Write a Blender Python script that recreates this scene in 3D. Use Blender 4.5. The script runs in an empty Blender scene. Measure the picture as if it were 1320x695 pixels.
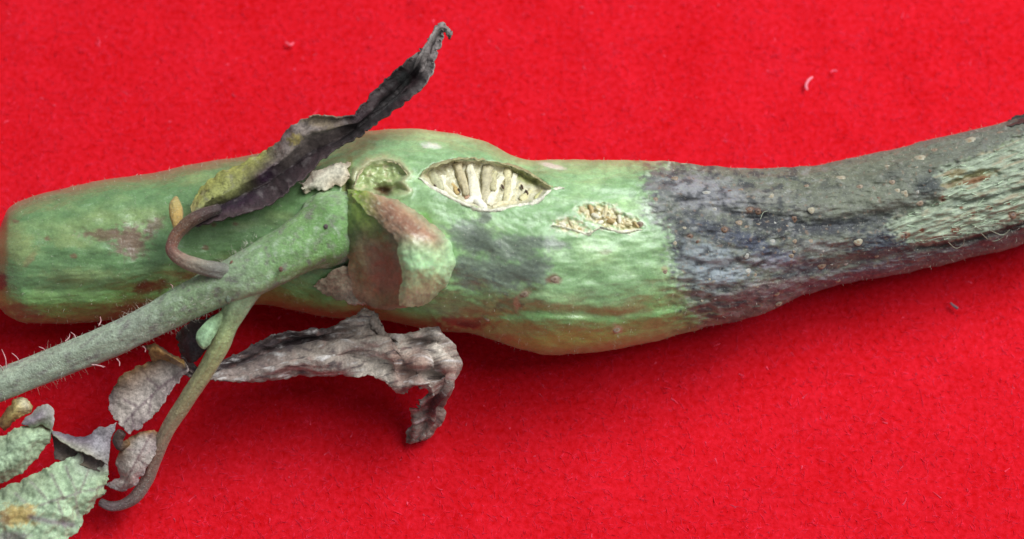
import bpy, math, random
import numpy as np
from mathutils import Vector, Matrix

random.seed(7)
RNG = np.random.default_rng(7)
U = 1e-4                      # one photograph pixel on the specimen = 0.1 mm

# ------------------------------------------------------------------ camera
TILT = math.radians(20)
DIST = 3500.0                 # camera to specimen, in units of U (0.35 m)
TZ = 90.0                     # height of the aimed point above the cloth
CX, CY = 660.0, 347.5
nrm = np.array([0, -math.sin(TILT), math.cos(TILT)])
upv = np.array([0, math.cos(TILT), math.sin(TILT)])
rgt = np.array([1.0, 0, 0])
CAM = np.array([0, 0, TZ]) + DIST * nrm

scene = bpy.context.scene
cd = bpy.data.cameras.new('camera')
cam = bpy.data.objects.new('camera', cd)
scene.collection.objects.link(cam)
cd.sensor_width = 36
cd.lens = 36 * DIST / 1320
cd.clip_start = 0.005
cd.clip_end = 20
cam.location = CAM * U
cam.rotation_euler = (TILT, 0, 0)
cd.dof.use_dof = True
cd.dof.focus_distance = (DIST - 70) * U
cd.dof.aperture_fstop = 17
scene.camera = cam

# ------------------------------------------------------------------ light
world = bpy.data.worlds.new('World')
scene.world = world
world.use_nodes = True
bg = world.node_tree.nodes['Background']
bg.inputs[0].default_value = (0.86, 0.95, 1.0, 1)
bg.inputs[1].default_value = 0.23

def area(name, az, el, dist, size, power, col):
    l = bpy.data.lights.new(name, 'AREA')
    l.shape = 'RECTANGLE'; l.size = size[0]; l.size_y = size[1]
    l.energy = power; l.color = col
    o = bpy.data.objects.new(name, l)
    scene.collection.objects.link(o)
    d = Vector((math.cos(el) * math.cos(az), math.cos(el) * math.sin(az), math.sin(el)))
    o.location = d * dist
    o.rotation_euler = d.to_track_quat('Z', 'Y').to_euler()
    return o
area('window_light', math.radians(48), math.radians(52), 0.80, (0.40, 0.32), 6.0, (0.94, 1.0, 1.0))
area('overhead_fill', math.radians(8), math.radians(60), 0.90, (0.42, 0.42), 3.7, (1.0, 0.99, 0.96))  # added overhead fill to soften the shadows, no such lamp known

scene.render.engine = 'CYCLES'
scene.view_settings.view_transform = 'Standard'
scene.view_settings.look = 'None'
scene.view_settings.exposure = 0
scene.view_settings.gamma = 1

# ------------------------------------------------------------------ maths
def V(px, py, d):
    """photo pixel + depth towards the camera -> world position (units of U)"""
    px = np.asarray(px, float); py = np.asarray(py, float); d = np.asarray(d, float)
    k = DIST - d
    P = CAM + (-k)[..., None] * nrm + (k / DIST)[..., None] * ((px - CX)[..., None] * rgt + (CY - py)[..., None] * upv)
    return P

def dz(px, py, z):
    """depth towards the camera of the point at height z above the cloth seen at a pixel"""
    v = CY - np.asarray(py, float)
    return DIST - (CAM[2] - np.asarray(z, float)) / (math.cos(TILT) - v * math.sin(TILT) / DIST)

def at(px, py, z):
    return V(px, py, dz(px, py, z))

def lin(c):
    c = np.asarray(c, float) / 255.0
    return np.where(c <= 0.04045, c / 12.92, ((c + 0.055) / 1.055) ** 2.4)

def _h(ix, iy, s):
    n = (ix.astype(np.int64) * 374761393 + iy.astype(np.int64) * 668265263 + s * 974634757) & 0x7fffffff
    n = ((n ^ (n >> 13)) * 1274126177) & 0x7fffffff
    n = (n ^ (n >> 16)) & 0xffff
    return n / 65535.0
def vnoise(x, y, s=0):
    x = np.asarray(x, float); y = np.asarray(y, float)
    xi = np.floor(x); yi = np.floor(y)
    fx = x - xi; fy = y - yi
    wx = fx * fx * fx * (fx * (fx * 6 - 15) + 10); wy = fy * fy * fy * (fy * (fy * 6 - 15) + 10)
    def g(dx, dy):
        a = _h(xi + dx, yi + dy, s) * 6.28318
        return np.cos(a) * (fx - dx) + np.sin(a) * (fy - dy)
    a, b, c, d = g(0, 0), g(1, 0), g(0, 1), g(1, 1)
    return np.clip(((a + (b - a) * wx) * (1 - wy) + (c + (d - c) * wx) * wy) * 1.9, -1, 1)
def fbm(x, y, s=0, o=4):
    t = 0; a = 1.0; n = 0
    for i in range(o):
        ca, sa = math.cos(0.6 * i + .3), math.sin(0.6 * i + .3)
        t = t + a * vnoise((x * ca - y * sa) * 2 ** i, (x * sa + y * ca) * 2 ** i, s + 17 * i)
        n += a; a *= 0.55
    return t / n * 1.5
def sstep(a, b, x):
    t = np.clip((x - a) / (b - a), 0, 1)
    return t * t * (3 - 2 * t)
def cr(vals, t):
    """Catmull-Rom through rows of vals at parameter t in 0..1"""
    vals = np.asarray(vals, float); n = len(vals)
    if n == 2:
        return vals[0] + (vals[1] - vals[0]) * np.reshape(t, (-1,) + (1,) * (vals.ndim - 1))
    p = np.concatenate([[2 * vals[0] - vals[1]], vals, [2 * vals[-1] - vals[-2]]])
    f = np.clip(np.asarray(t) * (n - 1), 0, n - 1 - 1e-9); i = f.astype(int); u = f - i
    u = u.reshape((-1,) + (1,) * (vals.ndim - 1))
    a, b, c, d = p[i], p[i + 1], p[i + 2], p[i + 3]
    return 0.5 * (2 * b + (c - a) * u + (2 * a - 5 * b + 4 * c - d) * u ** 2 + (3 * b - a - 3 * c + d) * u ** 3)
def pchip(xs, ys, x):
    xs = np.asarray(xs, float); ys = np.asarray(ys, float)
    h = np.diff(xs); m = np.diff(ys) / h
    d = np.zeros_like(ys); d[0] = m[0]; d[-1] = m[-1]
    for i in range(1, len(xs) - 1):
        if m[i - 1] * m[i] > 0:
            w1 = 2 * h[i] + h[i - 1]; w2 = h[i] + 2 * h[i - 1]
            d[i] = (w1 + w2) / (w1 / m[i - 1] + w2 / m[i])
    i = np.clip(np.searchsorted(xs, x) - 1, 0, len(h) - 1)
    t = (x - xs[i]) / h[i]
    return ((2 * t ** 3 - 3 * t ** 2 + 1) * ys[i] + (t ** 3 - 2 * t ** 2 + t) * h[i] * d[i]
            + (-2 * t ** 3 + 3 * t ** 2) * ys[i + 1] + (t ** 3 - t ** 2) * h[i] * d[i + 1])
def poly_sd(px, py, poly):
    poly = np.asarray(poly, float); n = len(poly)
    d2 = np.full(px.shape, 1e18); ins = np.zeros(px.shape, bool)
    for i in range(n):
        ax, ay = poly[i]; bx, by = poly[(i + 1) % n]
        ex, ey = bx - ax, by - ay
        t = np.clip(((px - ax) * ex + (py - ay) * ey) / (ex * ex + ey * ey + 1e-9), 0, 1)
        d2 = np.minimum(d2, (px - ax - t * ex) ** 2 + (py - ay - t * ey) ** 2)
        c = ((ay > py) != (by > py)) & (px < (bx - ax) * (py - ay) / (by - ay + 1e-12) + ax)
        ins ^= c
    d = np.sqrt(d2)
    return np.where(ins, -d, d)
def line_d(px, py, pts):
    d2 = np.full(px.shape, 1e18)
    for (ax, ay), (bx, by) in zip(pts[:-1], pts[1:]):
        ex, ey = bx - ax, by - ay
        t = np.clip(((px - ax) * ex + (py - ay) * ey) / (ex * ex + ey * ey + 1e-9), 0, 1)
        d2 = np.minimum(d2, (px - ax - t * ex) ** 2 + (py - ay - t * ey) ** 2)
    return np.sqrt(d2)
def ell(px, py, cx, cy, rx, ry, ang=0):
    a = math.radians(ang); dx = px - cx; dy = py - cy
    u = dx * math.cos(a) + dy * math.sin(a); v = -dx * math.sin(a) + dy * math.cos(a)
    return np.sqrt((u / rx) ** 2 + (v / ry) ** 2)

# ------------------------------------------------------------------ mesh helpers
def link(name, me, mat, parent=None):
    o = bpy.data.objects.new(name, me)
    scene.collection.objects.link(o)
    if mat and not me.materials: me.materials.append(mat)
    if parent: o.parent = parent
    return o
def mesh(name, verts, quads, mat, parent=None, col=None, smooth=True, tris=None, gloss=None):
    verts = np.asarray(verts, np.float32) * U
    me = bpy.data.meshes.new(name)
    if tris is None:
        quads = np.asarray(quads, np.int32); k = quads.shape[1]
        me.vertices.add(len(verts)); me.vertices.foreach_set('co', verts.ravel())
        me.loops.add(quads.size); me.loops.foreach_set('vertex_index', quads.ravel())
        me.polygons.add(len(quads)); me.polygons.foreach_set('loop_start', np.arange(0, quads.size, k, dtype=np.int32))
    else:
        me.from_pydata(verts.tolist(), [], [list(map(int, f)) for f in quads] + [list(map(int, f)) for f in tris])
    me.update(calc_edges=True); me.validate()
    me.polygons.foreach_set('use_smooth', np.full(len(me.polygons), smooth))
    if col is not None:
        ca = me.color_attributes.new('Col', 'FLOAT_COLOR', 'POINT')
        c = np.ones((len(verts), 4), np.float32); c[:, :3] = np.clip(col, 0, 1)
        if gloss is not None: c[:, 3] = gloss
        ca.data.foreach_set('color', c.ravel())
    return link(name, me, mat, parent)
def grid_quads(nu, nv, off=0, wrap=False):
    a = np.arange(nu * nv).reshape(nu, nv)
    if wrap: a = np.concatenate([a, a[:, :1]], 1)
    return np.stack([a[:-1, :-1], a[1:, :-1], a[1:, 1:], a[:-1, 1:]], -1).reshape(-1, 4) + off
def normals(P):
    du = np.gradient(P, axis=0); dv = np.gradient(P, axis=1)
    n = np.cross(du, dv); n /= np.linalg.norm(n, axis=-1, keepdims=True) + 1e-12
    if n[..., 2].mean() < 0: n = -n
    return n
def blend(col, c, m):
    return col + (lin(c) - col) * np.clip(m, 0, 1)[..., None]

def sheet(name, rows, mat, parent, nu=90, nv=50, thick=1.6, wr=2.0, ws=14, ragged=2.0, seed=1, paint=None, skirt=0, stretch=(1, 1), surf=None, folds=0, fs=3.0, rs=12):
    """a thin organic sheet from a grid of (px, py, height, (r,g,b)); closed, with thickness"""
    G = np.array([[list(p[:3]) + list(lin(p[3])) for p in r] for r in rows], float)
    tu = np.linspace(0, 1, nu); tv = np.linspace(0, 1, nv)
    A = cr(G, tu)                                   # nu x cols x 6
    A = cr(np.swapaxes(A, 0, 1), tv); A = np.swapaxes(A, 0, 1)   # nu x nv x 6
    px, py, z = A[..., 0].copy(), A[..., 1].copy(), A[..., 2]
    col = A[..., 3:6]
    uu, vv = np.meshgrid(tu, tv, indexing='ij')
    e = np.exp(-np.minimum(vv, 1 - vv) / 0.10) + np.exp(-np.minimum(uu, 1 - uu) / 0.08)
    px += ragged * np.clip(e, 0, 1) * fbm(px / rs, py / rs, seed + 50, 3)
    py += ragged * np.clip(e, 0, 1) * fbm(px / rs, py / rs, seed + 80, 3)
    if surf is not None: d = surf(px, py) + z
    else: d = dz(px, py, z)
    P = V(px, py, d)
    N = normals(P)
    w = fbm(px / (ws * 1.5) * stretch[0], py / (ws * 1.5) * stretch[1], seed, 3) * wr * .75
    if folds: w = w + folds * np.sin(vv * fs * 6.283 + 2.5 * fbm(uu * 3, vv * 1.5, seed + 5, 2)) * np.sin(uu * 3.14) ** .5
    P = P + N * w[..., None]
    N = normals(P)
    n1 = fbm(px / 5, py / 5, seed + 9, 3); n2 = fbm(px / 17, py / 17, seed + 13, 3)
    col = col * (1 + 0.22 * n1 + 0.22 * n2)[..., None]
    if paint: col = paint(col, px, py, uu, vv)
    col = np.clip(col, 0.004, 1)
    nb = nu * nv
    B = P - N * thick
    verts = np.concatenate([P.reshape(-1, 3), B.reshape(-1, 3)])
    q1 = grid_quads(nu, nv); q2 = grid_quads(nu, nv, nb)[:, ::-1]
    idx = np.arange(nb).reshape(nu, nv)
    ring = np.concatenate([idx[0, :], idx[1:, -1], idx[-1, -2::-1], idx[-2:0:-1, 0]])
    nxt = np.roll(ring, -1)
    qs = np.stack([ring, nxt, nxt + nb, ring + nb], -1)
    q = np.concatenate([q1, q2, qs])
    if skirt:
        verts[nb:] = (P - skirt * nrm).reshape(-1, 3)
    # keep the outward side up
    if np.cross(P[1, 0] - P[0, 0], P[0, 1] - P[0, 0])[2] < 0: q = q[:, ::-1]
    return mesh(name, verts, q, mat, parent, np.concatenate([col.reshape(-1, 3)] * 2))

def tube(name, path, mat, parent, n=20, seg=60, rough=0.06, seed=3, paint=None, flat=1.0, surf=None, capr=0.5, ridge=0.0):
    """a round organic stalk from (px, py, height, radius, (r,g,b))"""
    G = np.array([list(p[:4]) + list(lin(p[4])) for p in path], float)
    t = np.linspace(0, 1, seg)
    A = cr(G, t)
    d = (surf(A[:, 0], A[:, 1]) + A[:, 2]) if surf is not None else dz(A[:, 0], A[:, 1], A[:, 2])
    C = V(A[:, 0], A[:, 1], d)
    R = np.maximum(A[:, 3], 0.3).copy()
    R[0] *= capr; R[-1] *= capr
    T = np.gradient(C, axis=0); T /= np.linalg.norm(T, axis=1, keepdims=True) + 1e-9
    S = np.cross(T, nrm); S /= np.linalg.norm(S, axis=1, keepdims=True) + 1e-9
    W = np.cross(S, T)
    th = np.linspace(0, 2 * math.pi, n, endpoint=False)
    L = np.concatenate([[0], np.cumsum(np.linalg.norm(np.diff(C, axis=0), axis=1))])
    uu, vv = np.meshgrid(L, th, indexing='ij')
    rr = R[:, None] * (1 + ridge * np.cos(5 * vv + .8 * fbm(uu / 90, 0 * vv, seed + 8, 2)) + rough * fbm(uu / 60, 2.6 * np.sin(vv) + 1.3 * np.cos(vv), seed, 3) + rough * 0.6 * fbm(uu / 16, 5 * np.sin(vv) + 3 * np.cos(vv), seed + 3, 3))
    P = C[:, None] + rr[..., None] * (np.cos(vv)[..., None] * S[:, None] + flat * np.sin(vv)[..., None] * W[:, None])
    col = np.repeat(A[:, None, 4:7], n, 1)
    px = A[:, None, 0] + 0 * vv; py = A[:, None, 1] + 0 * vv
    col = col * (1 + 0.16 * fbm(uu / 6, vv * 3, seed + 5, 3) + 0.16 * fbm(uu / 22, vv * 1.5, seed + 6, 3))[..., None]
    if paint: col = paint(col, uu, vv, px, py)
    verts = np.concatenate([P.reshape(-1, 3), C[:1], C[-1:]])
    q = grid_quads(seg, n, 0, True)
    a = np.arange(n); b = (a + 1) % n
    m = seg * n
    tr = [(m, int(b[i]), int(a[i])) for i in range(n)] + [(m + 1, int(a[i] + m - n), int(b[i] + m - n)) for i in range(n)]
    col = np.concatenate([col.reshape(-1, 3), col[0, :1], col[-1, :1]])
    return mesh(name, verts, q[:, ::-1], mat, parent, np.clip(col, 0.004, 1), True, [t[::-1] for t in tr])

def ribbons(name, base, direc, length, width, mat, parent, bend=0.3, seg=2):
    """many hair-thin curved ribbons joined in one mesh"""
    n = len(base)
    direc = direc / (np.linalg.norm(direc, axis=1, keepdims=True) + 1e-9)
    side = np.cross(direc, RNG.normal(size=(n, 3)) * .25 + nrm); side /= np.linalg.norm(side, axis=1, keepdims=True) + 1e-9
    bd = RNG.normal(size=(n, 3)) * bend
    vs = []
    for k in range(seg + 1):
        t = k / seg
        c = base + direc * (length * t)[:, None] + bd * (length * t * t)[:, None]
        w = width * (1 - 0.75 * t)
        vs += [c - side * (w / 2)[:, None], c + side * (w / 2)[:, None]]
    verts = np.stack(vs, 1).reshape(-1, 3)
    m = 2 * (seg + 1)
    o = np.arange(n)[:, None] * m
    q = np.concatenate([o + np.array([2 * k, 2 * k + 1, 2 * k + 3, 2 * k + 2]) for k in range(seg)])
    return mesh(name, verts, q, mat, parent)

# ------------------------------------------------------------------ materials
def nodes_of(m):
    m.use_nodes = True
    return m.node_tree.nodes, m.node_tree.links, m.node_tree.nodes['Principled BSDF']
def organic(name, rough=0.5, bump=0.5, fine=0.35, coarse=0.09, var=0.22, sheen=0.15, sss=0.0, spec=0.4, fleck=0.0, bdist=1.5):
    m = bpy.data.materials.new(name)
    N, L, P = nodes_of(m)
    tc = N.new('ShaderNodeTexCoord'); mp = N.new('ShaderNodeMapping')
    mp.inputs['Scale'].default_value = (1 / U,) * 3
    L.new(tc.outputs['Object'], mp.inputs['Vector'])
    at_ = N.new('ShaderNodeAttribute'); at_.attribute_name = 'Col'
    def noise(scale, detail=4, ro=0.6):
        n = N.new('ShaderNodeTexNoise'); n.inputs['Scale'].default_value = scale
        n.inputs['Detail'].default_value = detail; n.inputs['Roughness'].default_value = ro
        L.new(mp.outputs['Vector'], n.inputs['Vector']); return n
    nf = noise(fine); nc = noise(coarse)
    mr = N.new('ShaderNodeMapRange'); mr.inputs['From Min'].default_value = 0.3; mr.inputs['From Max'].default_value = 0.7
    mr.inputs['To Min'].default_value = 1 - var; mr.inputs['To Max'].default_value = 1 + var
    L.new(nf.outputs['Fac'], mr.inputs['Value'])
    mr2 = N.new('ShaderNodeMapRange'); mr2.inputs['From Min'].default_value = 0.3; mr2.inputs['From Max'].default_value = 0.7
    mr2.inputs['To Min'].default_value = 1 - var * .6; mr2.inputs['To Max'].default_value = 1 + var * .6
    L.new(nc.outputs['Fac'], mr2.inputs['Value'])
    mu = N.new('ShaderNodeMath'); mu.operation = 'MULTIPLY'
    L.new(mr.outputs[0], mu.inputs[0]); L.new(mr2.outputs[0], mu.inputs[1])
    vm = N.new('ShaderNodeVectorMath'); vm.operation = 'SCALE'
    L.new(at_.outputs['Color'], vm.inputs[0]); L.new(mu.outputs[0], vm.inputs['Scale'])
    out = vm.outputs[0]
    if fleck:  # whitish specks; on the stem they also paint in sparkle highlights
        n3 = noise(0.55, 2, .5)
        r3 = N.new('ShaderNodeMapRange'); r3.inputs['From Min'].default_value = 0.60; r3.inputs['From Max'].default_value = 0.74
        r3.inputs['To Max'].default_value = fleck
        L.new(n3.outputs['Fac'], r3.inputs['Value'])
        mx = N.new('ShaderNodeMix'); mx.data_type = 'RGBA'
        L.new(r3.outputs[0], mx.inputs['Factor']); L.new(out, mx.inputs['A'])
        mx.inputs['B'].default_value = (0.72, 0.78, 0.66, 1)
        out = mx.outputs['Result']
    L.new(out, P.inputs['Base Color'])
    # dry, rotten skin (low alpha) is rougher than living skin
    m1 = N.new('ShaderNodeMapRange'); m1.inputs['To Min'].default_value = min(rough + 0.36, .9); m1.inputs['To Max'].default_value = rough
    L.new(at_.outputs['Alpha'], m1.inputs['Value']); L.new(m1.outputs[0], P.inputs['Roughness'])
    m2 = N.new('ShaderNodeMapRange'); m2.inputs['To Min'].default_value = spec * .45; m2.inputs['To Max'].default_value = spec
    L.new(at_.outputs['Alpha'], m2.inputs['Value']); L.new(m2.outputs[0], P.inputs['Specular IOR Level'])
    P.inputs['Sheen Weight'].default_value = sheen
    P.inputs['Sheen Roughness'].default_value = 0.5
    if sss:
        P.inputs['Subsurface Weight'].default_value = sss
        P.inputs['Subsurface Radius'].default_value = (1.0, 1.0, 0.5)
        P.inputs['Subsurface Scale'].default_value = 8 * U
    b = N.new('ShaderNodeBump'); b.inputs['Strength'].default_value = bump; b.inputs['Distance'].default_value = bdist * U
    n4 = noise(0.22, 6, 0.7)
    L.new(n4.outputs['Fac'], b.inputs['Height']); L.new(b.outputs[0], P.inputs['Normal'])
    return m
M_STEM = organic('stem_skin', var=0.15, rough=0.29, bump=0.38, sheen=0.08, sss=0.12, spec=0.8, fleck=0.18, bdist=2.2)
M_PET = organic('petiole_skin', rough=0.42, bump=1.0, sheen=0.15, sss=0.08, spec=0.5, fleck=0.38, bdist=2.6)
M_DRY = organic('withered_leaf', rough=0.46, bump=0.9, var=0.30, sheen=0.05, spec=0.42, bdist=2.5)
M_LEAF = organic('wilted_green_leaf', rough=0.6, bump=0.7, var=0.2, sheen=0.2, sss=0.05, spec=0.3, fleck=0.2, bdist=2.0)
M_PITH = organic('pith_tissue', rough=0.45, bump=0.6, var=0.18, sheen=0.0, sss=0.15, spec=0.4)
M_PAPER = organic('dry_epidermis', rough=0.55, bump=0.8, var=0.25, sheen=0.1, spec=0.4)
def plain(name, c, rough=0.7, sheen=0.0, trans=0.0):
    m = bpy.data.materials.new(name); N, L, P = nodes_of(m)
    tc = N.new('ShaderNodeTexCoord'); n = N.new('ShaderNodeTexNoise'); n.inputs['Scale'].default_value = 900
    L.new(tc.outputs['Object'], n.inputs['Vector'])
    r = N.new('ShaderNodeValToRGB'); a = lin(c)
    r.color_ramp.elements[0].position = .3; r.color_ramp.elements[1].position = .7
    r.color_ramp.elements[0].color = (*(a * 0.7), 1); r.color_ramp.elements[1].color = (*np.clip(a * 1.25, 0, 1), 1)
    L.new(n.outputs['Fac'], r.inputs['Fac']); L.new(r.outputs['Color'], P.inputs['Base Color'])
    P.inputs['Roughness'].default_value = rough; P.inputs['Sheen Weight'].default_value = sheen
    return m
M_HAIR = plain('plant_hair', (205, 200, 185), 0.4)
M_FIBRE = plain('pale_fibre', (172, 190, 160), 0.5)
M_LINT = plain('white_lint', (240, 170, 185), 0.6)
M_SPECK = plain('grey_speck', (125, 105, 120), 0.7)

def felt_material(name, a, b, sheen):
    m = bpy.data.materials.new(name); N, L, P = nodes_of(m)
    tc = N.new('ShaderNodeTexCoord'); mp = N.new('ShaderNodeMapping'); mp.inputs['Scale'].default_value = (1 / U,) * 3
    L.new(tc.outputs['Object'], mp.inputs['Vector'])
    n1 = N.new('ShaderNodeTexNoise'); n1.inputs['Scale'].default_value = 0.13; n1.inputs['Detail'].default_value = 4; n1.inputs['Roughness'].default_value = 0.65
    n2 = N.new('ShaderNodeTexNoise'); n2.inputs['Scale'].default_value = 0.010; n2.inputs['Detail'].default_value = 3
    for n in (n1, n2): L.new(mp.outputs[0], n.inputs['Vector'])
    ad = N.new('ShaderNodeMath'); ad.operation = 'MULTIPLY_ADD'; ad.inputs[1].default_value = 0.30
    L.new(n2.outputs['Fac'], ad.inputs[0]); L.new(n1.outputs['Fac'], ad.inputs[2])
    r = N.new('ShaderNodeValToRGB')
    r.color_ramp.elements[0].position = 0.44; r.color_ramp.elements[1].position = 0.90
    r.color_ramp.elements[0].color = (*a, 1); r.color_ramp.elements[1].color = (*b, 1)
    L.new(ad.outputs[0], r.inputs['Fac']); L.new(r.outputs['Color'], P.inputs['Base Color'])
    P.inputs['Roughness'].default_value = 0.9; P.inputs['Specular IOR Level'].default_value = 0.1
    P.inputs['Sheen Weight'].default_value = sheen; P.inputs['Sheen Roughness'].default_value = 0.6
    P.inputs['Sheen Tint'].default_value = (1, 0.35, 0.45, 1)
    bp = N.new('ShaderNodeBump'); bp.inputs['Strength'].default_value = 0.45; bp.inputs['Distance'].default_value = 4 * U
    L.new(n1.outputs['Fac'], bp.inputs['Height']); L.new(bp.outputs[0], P.inputs['Normal'])
    return m
M_FELT = felt_material('red_felt', (0.55, 0.0006, 0.003), (0.74, 0.011, 0.028), 0.015)
M_FUZZ = felt_material('red_felt_fibre', (0.64, 0.003, 0.010), (0.82, 0.032, 0.080), 0.03)

# ------------------------------------------------------------------ the cloth
gx, gy = np.meshgrid(np.linspace(-1500, 1500, 240), np.linspace(-1000, 1000, 170), indexing='ij')
gz = -7 + 2.2 * fbm(gx / 60, gy / 60, 5, 3)
top = np.stack([gx, gy, gz], -1).reshape(-1, 3)
bot = top.copy(); bot[:, 2] = -25
q1 = grid_quads(240, 170); idx = np.arange(240 * 170).reshape(240, 170)
ring = np.concatenate([idx[0, :], idx[1:, -1], idx[-1, -2::-1], idx[-2:0:-1, 0]]); nx = np.roll(ring, -1)
felt = mesh('felt_cloth', np.concatenate([top, bot]), np.concatenate([q1, q1[:, ::-1] + 240 * 170, np.stack([nx, ring, ring + 240 * 170, nx + 240 * 170], -1)]), M_FELT)
felt['kind'] = 'structure'
felt['label'] = 'bright red fuzzy felt cloth under the plant'
nf = 60000
bx = RNG.uniform(-860, 860, nf); by = RNG.uniform(-560, 560, nf)
fb = np.stack([bx, by, -7 + 2.2 * fbm(bx / 60, by / 60, 5, 3) + RNG.uniform(-.5, .6, nf)], -1)
ang = RNG.uniform(0, 6.283, nf) ; el = RNG.uniform(-0.03, 0.10, nf)
fd_ = np.stack([np.cos(ang) * np.cos(el), np.sin(ang) * np.cos(el), np.sin(el)], -1)
fz = ribbons('felt_fuzz', fb, fd_, RNG.uniform(4, 10, nf), RNG.uniform(0.7, 1.5, nf), M_FUZZ, felt, 0.35, 2)
fz['kind'] = 'stuff'

npp = 420
bx = RNG.uniform(-860, 860, npp); by = RNG.uniform(-560, 560, npp)
fb = np.stack([bx, by, -6.2 + 2.2 * fbm(bx / 60, by / 60, 5, 3)], -1)
ang = RNG.uniform(0, 6.283, npp)
pf = ribbons('felt_pale_fibre', fb, np.stack([np.cos(ang), np.sin(ang), np.full(npp, .03)], -1), RNG.uniform(3, 9, npp), RNG.uniform(1.0, 2.4, npp), plain('pink_fibre', (236, 58, 88), .8), felt, .5, 3)
pf['kind'] = 'stuff'

# ------------------------------------------------------------------ the main stem
plant = bpy.data.objects.new('tomato_stem', None)
scene.collection.objects.link(plant)
plant['label'] = 'thick green diseased tomato stem with blackened end and withered leaves lying on red felt'
plant['category'] = 'plant stem'

TOPE = [(-15, 338), (-8, 310), (0, 293), (11, 269), (34, 256), (70, 246), (130, 232), (200, 222), (240, 213), (300, 203), (370, 192), (440, 178), (480, 168), (530, 166),
        (580, 171), (630, 185), (660, 200), (690, 206), (760, 206), (830, 207), (880, 210), (930, 216), (980, 217.5), (1040, 214), (1090, 205),
        (1150, 193), (1200, 180), (1260, 165), (1320, 152), (1400, 134)]
BOTE = [(-15, 350), (-8, 382), (0, 397), (11, 408), (37, 417), (80, 417), (120, 415), (200, 404), (330, 392), (380, 401), (430, 410), (480, 412), (560, 426),
        (610, 431), (640, 441), (670, 450), (710, 457), (760, 455), (830, 443), (900, 425), (960, 412), (1000, 398), (1040, 380), (1090, 366), (1150, 355), (1200, 345), (1260, 330), (1320, 315), (1400, 293)]
def stem_axis(x):
    t = pchip(*zip(*TOPE), x); b = pchip(*zip(*BOTE), x)
    return (t + b) / 2, (b - t) / 2
def stem_zc(x):
    return np.interp(x, [-20, 200, 500, 700, 900, 1100, 1400], [96, 103, 124, 128, 112, 92, 84])

LENS = [(540, 227), (554, 215), (570, 209), (585, 206), (615, 206), (650, 211), (684, 224), (704, 236), (712, 244), (693, 258), (662, 267), (632, 272), (606, 266), (576, 252), (554, 240)]
CRACK = [(742, 270), (752, 264), (775, 263), (790, 267), (805, 278), (822, 283), (829, 292), (815, 298), (795, 296), (776, 292), (756, 283)]
CRACK2 = [(712, 291), (722, 283), (735, 281), (750, 288), (760, 297), (745, 301), (728, 298)]
PIT = [(456, 238), (462, 222), (477, 211), (496, 207), (513, 212), (524, 224), (515, 234), (524, 246), (500, 255), (480, 245), (468, 250)]
PEEL = [(1141, 293), (1151, 282), (1178, 270), (1208, 258), (1218, 243), (1206, 226), (1217, 214), (1252, 204), (1283, 189), (1320, 173), (1400, 150),
        (1400, 262), (1320, 284), (1291, 294), (1260, 302), (1221, 312), (1182, 316), (1159, 309)]
LESION = [(836, 212), (831, 235), (835, 258), (842, 282), (864, 300), (862, 320), (867, 345), (876, 365), (884, 392), (905, 425), (1420, 420), (1420, 100), (900, 205)]
GROOVE = [(600, 404), (640, 406), (690, 402), (740, 404), (796, 408), (840, 401), (890, 388), (930, 372)]
FURROW = [(880, 262), (930, 272), (985, 284), (1040, 290), (1100, 290), (1150, 278), (1200, 262)]
FURROW2 = [(860, 335), (930, 345), (1000, 350), (1080, 345), (1160, 328), (1260, 312)]

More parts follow.
